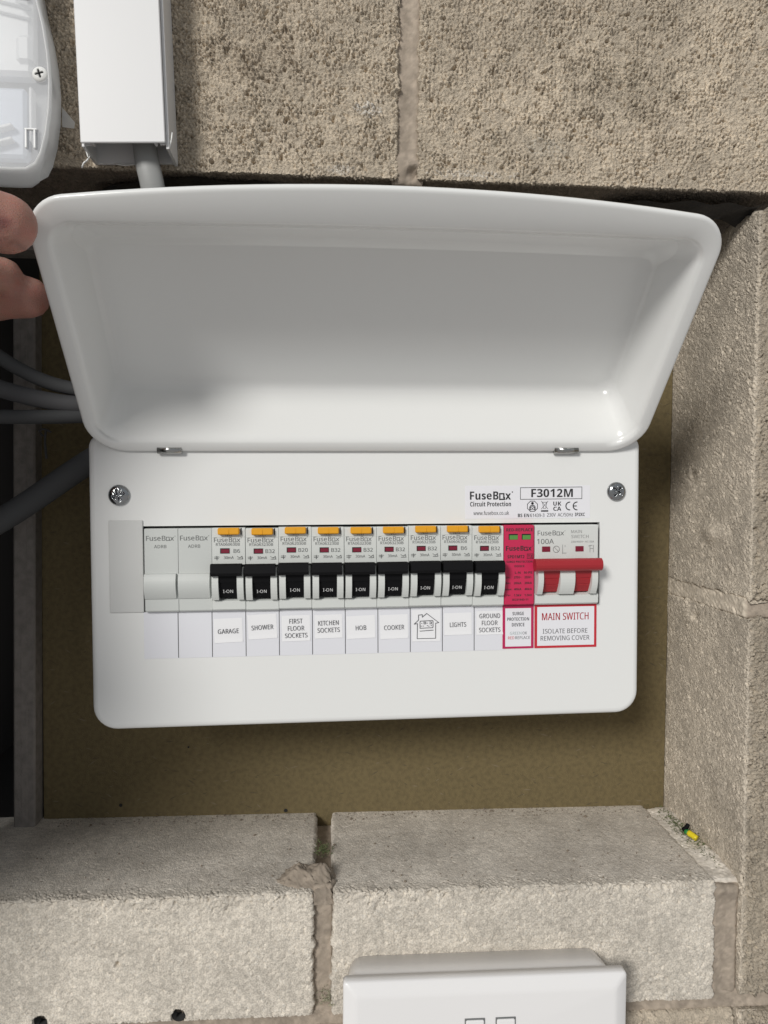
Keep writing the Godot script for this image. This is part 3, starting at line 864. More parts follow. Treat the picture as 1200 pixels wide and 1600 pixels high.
	txt(st2, "100A", Vector3(xm + 6.2, -50.6, 3.6), 9.6, 2.8)
	fin(st2, "lettering", M.ink_grey, ms)
	st2 = mb()
	txt(st2, "MAIN", Vector3(xm + 24.0, -45.2, 3.62), 6.2, 1.7)
	txt(st2, "SWITCH", Vector3(xm + 26.0, -48.0, 3.6), 10.0, 1.8)
	txt(st2, "230/400V~ AC-22A", Vector3(xm + 27.6, -50.9, 3.6), 13.2, 1.0)
	var ring := []
	for i in 17: ring.append(Vector2(xm + 12.4 + 1.8 * cos(TAU * i / 16), -55 + 1.8 * sin(TAU * i / 16)))
	strokes(st2, [ring, [Vector2(xm + 11.2, -53.8), Vector2(xm + 13.6, -56.2)], [Vector2(xm + 16, -52.6), Vector2(xm + 16, -57.4)], [Vector2(xm + 16, -57.2), Vector2(xm + 18, -57.2)], [Vector2(xm + 17.4, -52.8), Vector2(xm + 17.4, -53.6)],
		[Vector2(xm + 31.8, -53), Vector2(xm + 31.8, -56.8)], [Vector2(xm + 31.8, -54.8), Vector2(xm + 33.6, -54.8)], [Vector2(xm + 33.8, -53), Vector2(xm + 33.8, -56.8)], [Vector2(xm + 31, -53.4), Vector2(xm + 33, -53.0)]], .28, 3.7)
	fin(st2, "pale_lettering", M.ink_pale, ms)

func build_labels(fb: Node3D) -> void:
	var pitch := 18.03
	# printed paper strip under the breakers with dark dividing lines
	var st := mb()
	box(st, Vector3(-32.6, -99.2, .1), Vector3(197.6, 25.2, .2), .02)
	var strip := fin(st, "label_strip", M.paper, fb)
	st = mb()
	for k in range(1, 11):
		var x := -131.4 + pitch * k
		strokes(st, [[Vector2(x, -87.2), Vector2(x, -111.4)]], .42, .26)
	fin(st, "dividing_lines", M.ink_label, strip)
	var texts := [["GARAGE"], ["SHOWER"], ["FIRST", "FLOOR", "SOCKETS"], ["KITCHEN", "SOCKETS"], ["HOB"], ["COOKER"], [], ["LIGHTS"], ["GROUND", "FLOOR", "SOCKETS"]]
	# centre x offset in the bay, centre y, width, height, tilt
	var pos := [[8.6, -97.3, 15.2, 13.2, .03], [8.9, -95.6, 15.6, 13.4, .045], [9.1, -96.9, 15.4, 14.2, .015], [8.8, -96.3, 15.2, 13.0, .02], [8.6, -97.0, 15.8, 12.6, .035], [9.0, -97.2, 15.6, 13.4, .025], [9.0, -97.0, 16.0, 17.6, .0], [8.8, -96.4, 15.6, 12.4, .01], [8.8, -96.2, 15.2, 13.4, .0]]
	var wid := {"GARAGE": 11.2, "SHOWER": 11.8, "FIRST": 7.2, "FLOOR": 9.0, "SOCKETS": 12.2, "KITCHEN": 11.2, "HOB": 5.8, "COOKER": 11.2, "LIGHTS": 9.2, "GROUND": 11.8}
	for k in 9:
		var q = pos[k]
		var c := Vector3(-131.4 + pitch * (k + 2) + q[0], q[1], 0)
		var bs := Basis(Vector3.BACK, q[4])
		st = mb()
		# the slip of paper lifts a little at its lower edge
		var cells := 6
		for i in cells:
			var y0 := -.5 + float(i) / cells; var y1 := -.5 + float(i + 1) / cells
			var z0 := .32 + .22 * pow(maxf(0, -y0 * 2), 4); var z1 := .32 + .22 * pow(maxf(0, -y1 * 2), 4)
			poly(st, [c + bs * Vector3(-.5 * q[2], y0 * q[3], z0), c + bs * Vector3(.5 * q[2], y0 * q[3], z0), c + bs * Vector3(.5 * q[2], y1 * q[3], z1), c + bs * Vector3(-.5 * q[2], y1 * q[3], z1)], Vector3(0, 0, 1))
		poly(st, [c + bs * Vector3(-.5 * q[2], -.5 * q[3], .54), c + bs * Vector3(.5 * q[2], -.5 * q[3], .54), c + bs * Vector3(.5 * q[2], -.5 * q[3], .2), c + bs * Vector3(-.5 * q[2], -.5 * q[3], .2)], Vector3(0, -1, 0))
		var nm: String = " ".join(texts[k]) if texts[k] else "a drawing of a house"
		var lb := fin(st, "circuit_label", M.sticker, fb, "paper slip reading " + nm if texts[k] else "paper slip with " + nm)
		st = mb()
		var n: int = texts[k].size()
		for i in n:
			var off: float = ((n - 1) * .5 - i) * 3.95
			if n == 1: off = -.4
			txt(st, texts[k][i], c + bs * Vector3(0, off, .58), wid[texts[k][i]], 2.5, false, q[4])
		if n == 0:
			var L := []
			for l in [[[-5.2, -7.2], [5.2, -7.2], [5.2, 1.2], [6.9, 1.6], [0.2, 6.8], [-2.3, 4.8], [-2.3, 6.2], [-4.4, 6.0], [-4.4, 3.2], [-6.8, 1.0], [-5.0, 1.2], [-5.2, -7.2]],
					[[-3.6, -1.4], [3.5, -1.2], [3.7, -.8], [3.7, 2.4], [3.4, 2.8], [-3.2, 2.6], [-3.6, 2.2], [-3.6, -1.4]], [[-3.6, -3.0], [3.8, -2.6]], [[-1.4, 1.0], [-.4, 1.0], [-.4, 2.0], [-1.4, 2.0], [-1.4, 1.0]], [[1.8, 1.0], [2.8, 1.0], [2.8, 2.0], [1.8, 2.0]],
					[[-2.7, 1.3], [-2.5, 1.3]], [[-3.0, -.2], [-2.7, -.2]], [[-1.9, -.2], [-1.6, -.2]], [[.4, 0], [.7, 0]], [[1.2, -.3], [1.5, -.3]], [[2.6, 0], [2.9, 0]], [[.3, 1.4], [.6, 1.4]]]:
				var s := []
				for e in l: s.append(Vector2(c.x + e[0], c.y + e[1]))
				L.append(s)
			strokes(st, L, .34, .6)
		fin(st, "lettering", M.ink_label, lb)
	# surge label
	st = mb()
	box(st, Vector3(74.0, -98.7, .25), Vector3(17.8, 24.8, .4), .05)
	var sl := fin(st, "surge_label", M.ink_pink, fb, "pink bordered label reading SURGE PROTECTION DEVICE")
	st = mb(); flat(st, 66.6, -109.9, 81.4, -88.3, .5)
	fin(st, "label_face", M.label_white, sl)
	st = mb()
	txt(st, "SURGE", Vector3(74, -91.3, .5), 6.6, 1.9, true)
	txt(st, "PROTECTION", Vector3(74, -94.4, .5), 12.6, 1.8, true)
	txt(st, "DEVICE", Vector3(74, -97.6, .5), 7.2, 1.9, true)
	txt(st, "OK", Vector3(77.8, -102.4, .5), 2.6, 1.6)
	txt(st, "REPLACE", Vector3(76.6, -105.0, .5), 8.4, 1.6)
	fin(st, "lettering", M.ink_label, sl)
	st = mb(); txt(st, "GREEN", Vector3(72.6, -102.4, .5), 6.6, 1.6)
	fin(st, "green_lettering", M.ink_green, sl)
	st = mb(); txt(st, "RED", Vector3(70.0, -105.0, .5), 3.6, 1.6)
	fin(st, "red_lettering", M.ink_red, sl)
	# main switch label
	st = mb()
	box(st, Vector3(101.5, -98.7, .25), Vector3(36.0, 25.0, .4), .05)
	var ml := fin(st, "main_switch_label", M.ink_red, fb, "red bordered label reading MAIN SWITCH ISOLATE BEFORE REMOVING COVER")
	st = mb(); flat(st, 85.0, -109.9, 118.1, -87.9, .5)
	fin(st, "label_face", M.label_white, ml)
	st = mb(); txt(st, "MAIN SWITCH", Vector3(101.2, -93.4, .5), 27.0, 4.0)
	txt(st, "MAIN SWITCH", Vector3(101.3, -93.4, .5), 27.0, 4.0)
	fin(st, "red_lettering", M.ink_red, ml)
	st = mb()
	txt(st, "ISOLATE BEFORE", Vector3(101.2, -101.7, .5), 26.0, 2.6)
	txt(st, "REMOVING COVER", Vector3(101.2, -105.7, .5), 28.4, 2.6)
	fin(st, "lettering", M.ink_label, ml)
	# rating label
	st = mb()
	box(st, Vector3(79.6, -28.6, .06), Vector3(71.6, 18.4, .12), .02)
	var rl := fin(st, "rating_label", M.label_white, fb, "white rating label reading F3012M with approval marks")
	st = mb()
	wordmark(st, Vector3(58.2, -24.9, .14), 23.4, 4.6, true)
	txt(st, "Circuit Protection", Vector3(58.2, -29.6, .14), 23.2, 2.7, true)
	txt(st, "www.fusebox.co.uk", Vector3(58.6, -34.6, .14), 20.2, 2.3)
	txt(st, "F3012M", Vector3(93.4, -23.6, .14), 24.0, 4.6, true)
	strokes(st, [[Vector2(75.2, -20.6), Vector2(110.6, -20.3), Vector2(110.6, -26.9), Vector2(75.2, -27.1), Vector2(75.2, -20.6)]], .3, .2)
	txt(st, "BS EN", Vector3(77.0, -36.1, .14), 6.4, 1.9, true)
	txt(st, "61439-3", Vector3(84.9, -36.1, .14), 8.2, 1.9)
	txt(st, "230V  AC/50Hz", Vector3(98.0, -35.9, .14), 15.0, 2.0)
	txt(st, "IP2XC", Vector3(109.5, -35.8, .14), 5.8, 1.9, true)
	# octagon with a reading figure
	var oc := []
	for i in 9: oc.append(Vector2(82.1 + 3.1 * cos(TAU * (i + .5) / 8), -31.0 + 3.1 * sin(TAU * (i + .5) / 8)))
	strokes(st, [oc], .35, .2)
	var head := []
	for i in 9: head.append(Vector2(82.1 + .35 * cos(TAU * i / 8), -29.4 + .35 * sin(TAU * i / 8)))
	strokes(st, [head, [Vector2(81.2, -30.8), Vector2(83, -30.8)], [Vector2(80.7, -31.6), Vector2(80.7, -32.6)], [Vector2(83.5, -31.6), Vector2(83.5, -32.6)]], .7, .2)
	strokes(st, [[Vector2(80.6, -31.2), Vector2(82.1, -32.2), Vector2(83.6, -31.2), Vector2(83.6, -33.2), Vector2(82.1, -32.6), Vector2(80.6, -33.2), Vector2(80.6, -31.2)]], .3, .22)
	# crossed-out bin over a bar
	strokes(st, [[Vector2(87.6, -28.8), Vector2(90.6, -28.8)], [Vector2(87.9, -28.9), Vector2(88.4, -32.2), Vector2(89.8, -32.2), Vector2(90.3, -28.9)], [Vector2(87.2, -28.2), Vector2(91, -32.6)], [Vector2(91, -28.2), Vector2(87.2, -32.6)]], .22, .2)
	strokes(st, [[Vector2(87.4, -33.7), Vector2(90.8, -33.7)]], .8, .2)
	txt(st, "UK", Vector3(96.4, -29.6, .14), 4.6, 2.3, true)
	txt(st, "CA", Vector3(96.4, -32.5, .14), 4.6, 2.3, true)
	var ca := []; var ea := []
	for i in 11:
		var a := PI * (.5 + i / 10.0)
		ca.append(Vector2(103.6 + 2.2 * cos(a), -31 + 2.2 * sin(a)))
		ea.append(Vector2(107.8 + 2.2 * cos(a), -31 + 2.2 * sin(a)))
	strokes(st, [ca, ea, [Vector2(105.8, -31), Vector2(107.4, -31)]], .55, .2)
	fin(st, "lettering", M.ink_black, rl)

# ---------------------------------------------------------------- other fittings
func build_fittings() -> void:
	# trunking
	var tr := thing("cable_trunking", "white plastic cable trunking fixed upright on the block wall above the fuse board", "trunking")
	tr.position = Vector3(-132, 144.5, 0) * K
	tr.rotation.z = 0.042
	var st := mb()
	var L := 330.0
	box(st, Vector3(0.6, L / 2 - .4, 1.0), Vector3(41.5, L, 1.6), .2)
	box(st, Vector3(-19.4, L / 2 - .4, 11.5), Vector3(1.6, L, 21), .2)
	box(st, Vector3(20.6, L / 2 - 1.6, 11.5), Vector3(1.6, L, 21), .2)
	box(st, Vector3(-17.2, L / 2 + .2, 20.6), Vector3(3.4, L - 1, 1.2), .2)
	box(st, Vector3(18.4, L / 2 + .2, 20.6), Vector3(3.4, L - 1, 1.2), .2)
	fin(st, "trunking_base", M.white_plastic, tr)
	st = mb()
	box(st, Vector3(0, L / 2 + .4, 24.0), Vector3(40.0, L, 1.5), .4)
	box(st, Vector3(-14.6, L / 2 + .4, 21.6), Vector3(1.2, L, 3.4), .2)
	box(st, Vector3(15.0, L / 2 + .4, 21.6), Vector3(1.2, L, 3.4), .2)
	fin(st, "trunking_cover", M.white_plastic, tr)
	st = mb(true)
	tube(st, [Vector3(-19.2, -.3, 12), Vector3(-20.5, -3.2, 13), Vector3(-22.4, -4.6, 13), Vector3(-23.4, -6.4, 12)], .45, 6)
	fin(st, "plastic_burr", M.bristle, tr)
	st = mb(true)
	tube(st, [Vector3(-19.6, -.3, 17), Vector3(-18.6, -4.2, 18), Vector3(-20.2, -5.6, 17)], .4, 6)
	fin(st, "plastic_burr", M.bristle, tr)
	st = mb(true)
	tube(st, [Vector3(-10, -.3, 1.8), Vector3(-5, -1.6, 3), Vector3(1, -1.0, 3)], .35, 6)
	fin(st, "plastic_burr", M.bristle, tr)
	st = mb(true)
	tube(st, [Vector3(4.6, -.3, 1.8), Vector3(5.4, -3.0, 3), Vector3(6.8, -5.0, 2.4)], .4, 6)
	fin(st, "plastic_burr", M.bristle, tr)
	st = mb(true)
	tube(st, [Vector3(20.6, -1.6, 20), Vector3(22.2, 2.6, 21), Vector3(22.6, 7, 20)], .4, 6)
	fin(st, "plastic_burr", M.bristle, tr)
	# grey cable out of the trunking
	st = mb(true)
	tube(st, [Vector3(-131.5, 300, 12), Vector3(-127.5, 190, 12), Vector3(-124.8, 148, 10.5), Vector3(-121.2, 128, 9), Vector3(-118, 90, -6), Vector3(-116, 50, -34), Vector3(-116, 8, -48)], 6.0, 16, .62, Vector3.BACK)
	var gc := fin(st, "grey_cable", M.cable_pale, self)
	tag(gc, "flat pale grey cable coming down out of the white trunking to the fuse board", "cable")
	# frosted junction box at upper left
	var jb := thing("junction_box", "frosted clear plastic junction box with curved side on the wall at top left", "junction box")
	var prof := PackedVector2Array()
	for q in [[-172.5, 214], [-169.2, 200], [-167.2, 187], [-166.2, 173], [-166.6, 160], [-168.2, 148], [-170.6, 138.5], [-173.2, 133.2], [-177.5, 130.6], [-184, 130.3], [-262, 131]]:
		prof.append(Vector2(q[0], q[1]))
	prof.append_array(PackedVector2Array([Vector2(-266, 140), Vector2(-268, 190), Vector2(-262, 230), Vector2(-250, 300), Vector2(-185, 300), Vector2(-177, 240)]))
	st = mb(true)
	var rg := []
	var n := prof.size()
	var cen := Vector2(-217, 200)
	for q in [[1.0, 1.0], [16.0, 1.0], [20.5, .997], [21.6, .992], [22.2, .984], [22.2, .972], [21.4, .966], [20.4, .965]]:
		var r := []
		for i in n:
			var p: Vector2 = cen + (prof[i] - cen) * float(q[1])
			var nar := clampf((20.0 - float(q[0])) / 19.0, 0, 1)
			r.append(Vector3(cen.x + (p.x - cen.x) * (1.0 - .15 * nar), p.y, q[0]))
		rg.append(r)
	rg.append(rg[-1].map(func(v): return Vector3(v.x, v.y, 3.0)))
	if Geometry2D.is_polygon_clockwise(prof):
		for r in rg: r.reverse()
	var ar := 0.0
	for i in n: ar += rg[0][i].x * rg[0][(i + 1) % n].y - rg[0][i].y * rg[0][(i + 1) % n].x
	if ar < 0:
		for r in rg: r.reverse()
	loft(st, rg, true, true)
	fin(st, "box_body", M.frosted_side, jb)
	st = mb()
	var pin := PackedVector2Array()
	for q in prof: pin.append(cen + (q - cen) * .964)
	prism(st, pin, 18.6, 20.2)
	fin(st, "clear_cover", M.frosted, jb)
	st = mb()
	box(st, Vector3(-220, 158, 8), Vector3(76, 34, 8), 1.5)
	fin(st, "terminal_panel", M.chassis, jb)
	st = mb()
	box(st, Vector3(-200, 205, 9), Vector3(44, 50, 10), 2)
	box(st, Vector3(-181.5, 192, 12), Vector3(8, 14, 8), 2)
	for i in 2: box(st, Vector3(-193, 153.5 - 6.5 * i, 14), Vector3(12, 1.6, 5), .4, Basis(Vector3.BACK, .3))
	for i in 3: box(st, Vector3(-186, 208 + 5 * i, 15), Vector3(16, 1.2, 3), .3, Basis(Vector3.BACK, -.2))
	box(st, Vector3(-178, 160, 14), Vector3(1.4, 26, 6), .4)
	fin(st, "inner_ribs", M.chassis_white, jb)
	st = mb()
	for o in [[-3.2, 0, 1, 11], [2.6, 0, 1, 11], [0, 4.6, 6, 1]]: box(st, Vector3(-176.4 + o[0] * .7, 146.5 + o[1], 20.7), Vector3(o[2], o[3] * .8, 1.4), .2)
	fin(st, "cover_clip", M.chassis_white, jb)
	st = mb()
	box(st, Vector3(-181, 214, 20.8), Vector3(8, 3, 1.4), .3)
	fin(st, "cover_clip", M.chassis_white, jb)
	screw(jb, Vector3(-172.2, 177.6, 19.6), 3.6, .3, M.bristle, "cover_screw")
	st = mb()
	for a in [.3, .3 + PI / 2]: box(st, Vector3(-172.2, 177.6, 21.0), Vector3(3.6, .6, .5), .1, Basis(Vector3.BACK, a))
	fin(st, "screw_slot", M.dark_gap, jb)
	st = mb()
	poly(st, [Vector3(-168, 171, 2), Vector3(-161.6, 163.5, 2), Vector3(-162, 160.5, 2), Vector3(-168, 161, 2)], Vector3(0, 0, 1))
	fin(st, "knockout_tab", M.frosted_side, jb)
	# double socket at the bottom
	var so := thing("double_socket", "white double socket outlet under the sill bricks at the bottom right", "socket outlet")
	so.rotation.z = .0
	st = mb(true)
	var rings := []
	for q in [[0.5, 0.0, 0.0], [18.0, -2.0, -1.0], [20.2, -2.2, -1.0], [20.6, -1.4, -.4]]:
		rings.append(rrect(-20.0 + q[1], 118.4 - q[1], -358, -274.6 - q[2], 7, 8, q[0]))
	loft(st, rings, true, true)
	fin(st, "back_box", M.socket_plastic, so)
	st = mb(true)
	rings = []
	for q in [[20.7, 0.0], [25.2, 0.0], [26.0, .2], [26.6, .8], [28.6, 5.6], [29.0, 6.6], [29.1, 8.0]]:
		rings.append(rrect(-23.8 + q[1], 124.4 - q[1], -358 + q[1], -271.8 - q[1], 2.0, 2.0, q[0]))
	loft(st, rings, true, true)
	fin(st, "front_plate", M.socket_plastic, so)
	for x in [43.6, 59.6]:
		st = mb()
		box(st, Vector3(x, -299, 29.3), Vector3(10.4, 15.4, .6), .1)
		var rf := fin(st, "rocker_surround", M.ink_grey, so)
		st = mb()
		box(st, Vector3(x, -299, 30.2), Vector3(9.4, 14.4, 2.6), .6, Basis(Vector3.RIGHT, -.10))
		fin(st, "rocker_switch", M.socket_plastic, so)
		rf.set_meta("base", "rocker_surround")
	for x in [10.0, 88.0]:
		st = mb()
		box(st, Vector3(x, -312, 29.2), Vector3(3.2, 8, .5), .1); box(st, Vector3(x - 11, -332, 29.2), Vector3(7, 3.2, .5), .1); box(st, Vector3(x + 11, -332, 29.2), Vector3(7, 3.2, .5), .1)
		fin(st, "pin_hole", M.dark_gap, so)
	# scrap of earth wire and moss
	var wi := thing("wire_scrap", "short scrap of green and yellow wire lying in the corner of the sill", "wire scrap")
	st = mb(true)
	tube(st, [Vector3(191.6, -234.2, -50.5), Vector3(193.0, -234.4, -48.4)], 1.7, 10)
	fin(st, "green_sheath", M.wire_green, wi)
	st = mb(true)
	tube(st, [Vector3(192.8, -234.4, -48.8), Vector3(194.2, -235.0, -46.2), Vector3(195.6, -235.8, -43.6)], 1.9, 10)
	fin(st, "yellow_sheath", M.wire_yellow, wi)
	st = mb(true)
	tube(st, [Vector3(190.6, -233.8, -51.6), Vector3(192.2, -231.6, -50.4), Vector3(193.0, -229.6, -50)], 1.3, 8)
	fin(st, "black_sheath", M.black_plastic, wi)
	var dirt := mb()
	var rd := RandomNumberGenerator.new()
	rd.seed = 8
	for i in 520:
		var back := rd.randf() < .6
		var c := Vector3(rd.randf_range(-205, 184), -238.6, rd.randf_range(-101, -88) if back else rd.randf_range(-100, -4))
		if absf(c.x + 34.5) < 6.0: continue
		var r := rd.randf_range(.25, .7) * (1.8 if rd.randf() < .06 else 1.0)
		box(dirt, c, Vector3(r * rd.randf_range(.7, 1.8), r, r * rd.randf_range(.7, 1.6)), r * .35, Basis(Vector3(rd.randf(), rd.randf(), rd.randf()).normalized(), rd.randf() * 3))
	var crumbs := fin(dirt, "crumbs", mat("crumb", lin(.22, .18, .14), .95), self)
	tag(crumbs, "loose grit and mortar crumbs scattered along the top of the sill bricks", "grit", "", "stuff")
	var rng := RandomNumberGenerator.new()
	rng.seed = 4
	for g in [["moss tuft growing between the two sill bricks", Vector3(-34.5, -236, -42), Vector3(4.5, 5, 8), 160, "moss"], ["dry moss and crumbs gathered along the right end of the sill", Vector3(193, -236.5, -58), Vector3(6, 2.4, 38), 420, "moss"], ["pale moss in the joint beside the white socket", Vector3(-32, -299, -2), Vector3(6, 7, 3), 120, "moss_pale"]]:
		st = mb()
		for i in g[3]:
			var c: Vector3 = g[1] + Vector3(rng.randfn(0, .5), absf(rng.randfn(0, .5)) - .4, rng.randfn(0, .5)) * g[2]
			var d := Vector3(rng.randf_range(-1, 1), rng.randf_range(-.3, 1), rng.randf_range(-.5, 1)).normalized() * rng.randf_range(.8, 2.4)
			var s := d.cross(Vector3(rng.randf(), rng.randf(), rng.randf())).normalized() * .35
			tri(st, c - s, c + s, c + d, Vector3(0, .3, 1))
			tri(st, c - s + d * .3, c + d * .8 + s * 2.2, c + d * .5, Vector3(0, .3, 1))
		var o := fin(st, "moss", M[g[4]], self)
		tag(o, g[0], "moss", "", "stuff")

# ---------------------------------------------------------------- the hand that holds the lid
func nets(bones: Array, lo: Vector3, hi: Vector3, cell: float, k: float, P: PackedVector3Array, N: PackedVector3Array, I: PackedInt32Array) -> void:
	var n := Vector3i(((hi - lo) / cell).ceil()) + Vector3i.ONE
	var nx := n.x; var nxy := n.x * n.y
	var f := PackedFloat32Array()
	f.resize(nxy * n.z)
	f.fill(1e3)
	for b in bones:
		var a: Vector3 = b[0]; var c: Vector3 = b[1]
		var ra: float = b[2]; var rc: float = b[3]
		var kk: float = b[4] if b.size() > 4 else k
		var mx := maxf(ra, rc) + k * 2.0 + cell * 2
		var l := Vector3i(((a.min(c) - Vector3.ONE * mx - lo) / cell).floor()).clamp(Vector3i.ZERO, n - Vector3i.ONE)
		var h := Vector3i(((a.max(c) + Vector3.ONE * mx - lo) / cell).ceil()).clamp(Vector3i.ZERO, n - Vector3i.ONE)
		var ac := c - a
		var den := maxf(ac.length_squared(), 1e-6)
		for z in range(l.z, h.z + 1):
			for y in range(l.y, h.y + 1):
				for x in range(l.x, h.x + 1):
					var p := lo + Vector3(x, y, z) * cell
					var t := clampf((p - a).dot(ac) / den, 0, 1)
					var d := (p - a - ac * t).length() - lerpf(ra, rc, t)
					var q := z * nxy + y * nx + x
					var e := f[q]
					var g := maxf(kk - absf(d - e), 0.0) / kk
					f[q] = minf(d, e) - g * g * kk * .25
	var at := PackedInt32Array()
	at.resize(f.size())
	at.fill(-1)
	var off := [0, 1, nx, nx + 1, nxy, nxy + 1, nxy + nx, nxy + nx + 1]
	var edges := [[0, 1], [2, 3], [4, 5], [6, 7], [0, 2], [1, 3], [4, 6], [5, 7], [0, 4], [1, 5], [2, 6], [3, 7]]
	for z in n.z - 1:
		for y in n.y - 1:
			for x in n.x - 1:
				var q := z * nxy + y * nx + x
				var m := 0
				for c in 8:
					if f[q + off[c]] < 0: m += 1
				if m == 0 or m == 8: continue
				var s := Vector3.ZERO; var w := 0
				for e in edges:
					var d0 := f[q + off[e[0]]]; var d1 := f[q + off[e[1]]]
					if (d0 < 0) == (d1 < 0): continue
					var t := d0 / (d0 - d1)
					var p0 := Vector3(e[0] & 1, (e[0] >> 1) & 1, e[0] >> 2); var p1 := Vector3(e[1] & 1, (e[1] >> 1) & 1, e[1] >> 2)
					s += p0.lerp(p1, t); w += 1
				at[q] = P.size()
				P.append(lo + (Vector3(x, y, z) + s / w) * cell)
				var g := Vector3(f[q + 1] - f[q] + f[q + off[7]] - f[q + off[6]], f[q + nx] - f[q] + f[q + off[7]] - f[q + off[5]], f[q + nxy] - f[q] + f[q + off[7]] - f[q + off[3]])
				N.append(g.normalized())
	for z in range(1, n.z - 1):
		for y in range(1, n.y - 1):
			for x in range(1, n.x - 1):
				var q := z * nxy + y * nx + x
				for ax in 3:
					var st: int = [1, nx, nxy][ax]
					if (f[q] < 0) == (f[q + st] < 0): continue
					var u: int = [nx, nxy, 1][ax]; var v: int = [nxy, 1, nx][ax]
					var a := at[q - u - v]; var b := at[q - v]; var c := at[q]; var d := at[q - u]
					if a < 0 or b < 0 or c < 0 or d < 0: continue
					if f[q] < 0: I.append_array([a, c, b, a, d, c])
					else: I.append_array([a, b, c, a, c, d])

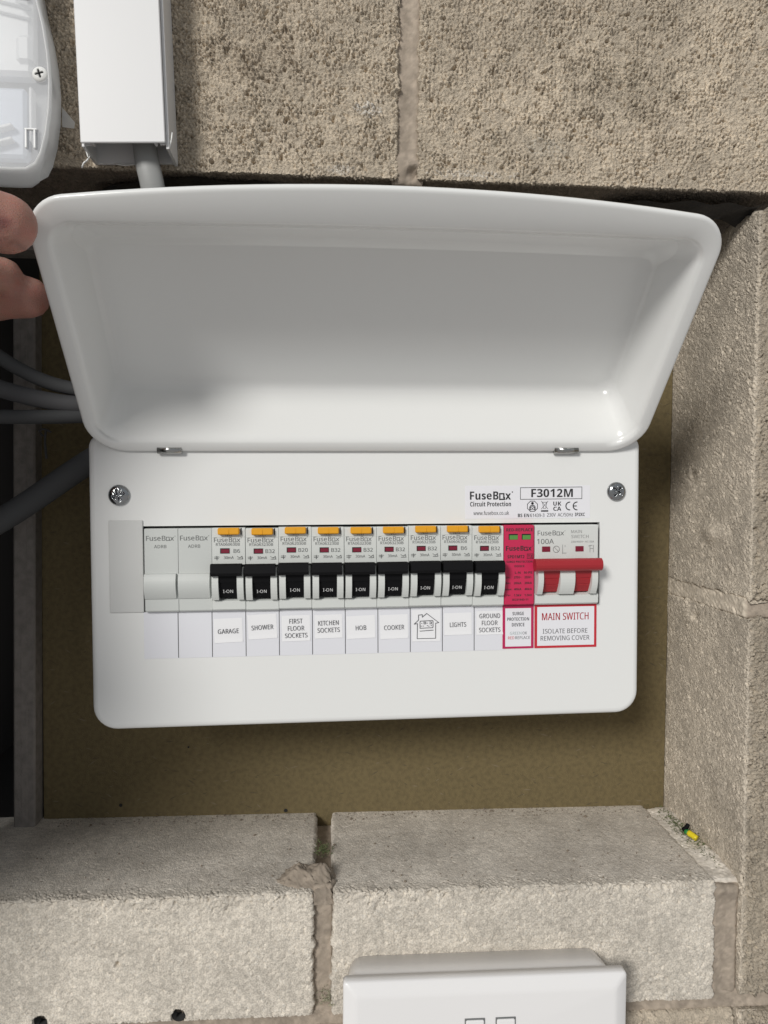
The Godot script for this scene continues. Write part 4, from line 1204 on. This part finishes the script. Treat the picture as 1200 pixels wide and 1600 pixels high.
func build_person() -> void:
	var hand := []
	# thumb in front of the lid, its tip on the corner
	hand.append([Vector3(-159.0, 82.5, 93.5), Vector3(-170, 84, 99), 11.4, 11.8])
	hand.append([Vector3(-170, 84, 99), Vector3(-188, 86, 110), 11.6, 10.6])
	hand.append([Vector3(-188, 86, 110), Vector3(-216, 76, 122), 10.6, 12.5])
	hand.append([Vector3(-216, 76, 122), Vector3(-250, 45, 128), 13.5, 17.0])
	hand.append([Vector3(-190, 88, 106), Vector3(-238, 72, 88), 11.0, 14.0, 9.0])
	hand.append([Vector3(-178, 73.5, 50), Vector3(-235, 66, 92), 8.0, 12.0, 5.0])
	# fingers bent behind the lid
	var F := [
		[Vector3(-171, 66.5, 40), Vector3(-189, 66.5, 36), Vector3(-214, 66, 42), Vector3(-242, 68, 84), 9.8],
		[Vector3(-224, 47, 50), Vector3(-232, 47, 36), Vector3(-250, 48, 34), Vector3(-256, 44, 82), 9.4],
		[Vector3(-236, 27, 56), Vector3(-240, 26, 40), Vector3(-258, 27, 36), Vector3(-262, 23, 84), 8.8],
		[Vector3(-242, 9, 64), Vector3(-246, 8, 50), Vector3(-260, 8, 46), Vector3(-264, 5, 90), 7.8]]
	for c in F:
		hand.append([c[0], c[1], c[4] - .4, c[4] - .2]); hand.append([c[1], c[2], c[4] - .3, c[4] + .8]); hand.append([c[2], c[3], c[4] + .8, c[4] + 2.0])
		hand.append([c[3], Vector3(-262, 14, 142), 12.0, 17.0, 10.0])
	hand.append([Vector3(-250, 45, 128), Vector3(-262, 10, 150), 17.0, 20.0, 12.0])
	hand.append([Vector3(-262, 12, 148), Vector3(-286, -24, 196), 21.0, 24.0, 12.0])
	var P := PackedVector3Array(); var N := PackedVector3Array(); var I := PackedInt32Array()
	nets(hand, Vector3(-300, -34, -2), Vector3(-140, 112, 200), 2.4, 3.5, P, N, I)
	var col := PackedColorArray()
	var nz := noise(1.0 / 9.0, 3, FastNoiseLite.TYPE_SIMPLEX_SMOOTH, 3)
	for i in P.size():
		var v := nz.get_noise_3dv(P[i])
		var c := Color(.37, .205, .155) * (1.0 + .12 * v)
		var tipd := minf(P[i].distance_to(Vector3(-160, 82, 95)), P[i].distance_to(Vector3(-170, 65, 41)))
		c = c.lerp(Color(.40, .175, .15), clampf(1 - tipd / 22.0, 0, 1) * .6)
		# creases where the tip bends, and blotchy redness
		var cy := absf(P[i].y - 73.5 - .5 * sin(P[i].x * .35) - 1.2 * v)
		if P[i].z > 88: c = c.lerp(Color(.16, .065, .05), clampf(1 - cy / .9, 0, 1) * .55)
		c = c.lerp(Color(.45, .16, .13), clampf(v * 1.4, 0, 1) * .5)
		# a small dark bruise on the pad of the thumb
		var bd := (P[i] - Vector3(-156.0, 79.5, 104.5)).length()
		c = c.lerp(Color(.12, .035, .04), clampf((3.6 - bd) / 1.8, 0, 1) * .7)
		c.a = 1
		col.append(c)
		P[i] *= K
	var arr := []
	arr.resize(Mesh.ARRAY_MAX)
	arr[Mesh.ARRAY_VERTEX] = P; arr[Mesh.ARRAY_NORMAL] = N; arr[Mesh.ARRAY_COLOR] = col; arr[Mesh.ARRAY_INDEX] = I
	var am := ArrayMesh.new()
	am.add_surface_from_arrays(Mesh.PRIMITIVE_TRIANGLES, arr)
	var pr := thing("person", "fingers and thumb of a left hand holding the lid open at its left edge", "person")
	put("hand", am, M.skin, pr)
	var st := mb(true)
	tube(st, [Vector3(-276, -10, 178), Vector3(-300, -34, 215), Vector3(-480, -90, 320)], 33, 20)
	fin(st, "sleeve", M.sleeve, pr)

# ----------------------------------------------------------------
func _ready() -> void:
	var cam := Camera3D.new()
	cam.name = "camera"
	cam.fov = 2.0 * rad_to_deg(atan(800.0 / 1200.0))
	cam.near = 0.01
	cam.far = 50.0
	cam.position = Vector3(-32.4, -18.1, 408.3) * K
	cam.rotation = Vector3(deg_to_rad(-2.104), deg_to_rad(-4.119), deg_to_rad(0.453))
	add_child(cam)
	cam.current = true
	var env := Environment.new()
	env.background_mode = Environment.BG_SKY
	var sky := ProceduralSkyMaterial.new()
	sky.sky_top_color = Color(.86, .88, .90)
	sky.sky_horizon_color = Color(.80, .82, .84)
	sky.ground_bottom_color = Color(.88, .87, .86)
	sky.ground_horizon_color = Color(.86, .86, .86)
	sky.sky_energy_multiplier = 0.56
	sky.ground_energy_multiplier = 0.56
	sky.sun_angle_max = 0.0
	env.sky = Sky.new()
	env.sky.sky_material = sky
	env.tonemap_mode = Environment.TONE_MAPPER_LINEAR
	env.tonemap_exposure = 1.76
	env.sdfgi_enabled = true
	env.ssao_enabled = true
	env.ssil_enabled = true
	var we := WorldEnvironment.new()
	we.name = "world"
	we.environment = env
	add_child(we)
	var sun := DirectionalLight3D.new()
	sun.name = "daylight"
	sun.light_color = Color(1.0, .99, .97)
	sun.light_energy = 0.42
	sun.light_angular_distance = 14.0
	sun.shadow_enabled = true
	add_child(sun)
	sun.look_at_from_position(Vector3.ZERO, Vector3(.58, -.52, -1.0))
	make_materials()
	build_wall()
	build_recess()
	build_board()
	build_fittings()
	build_person()
	for o in find_children("*", "MeshInstance3D", true, false):
		if o.has_meta("base"): o.remove_meta("base")
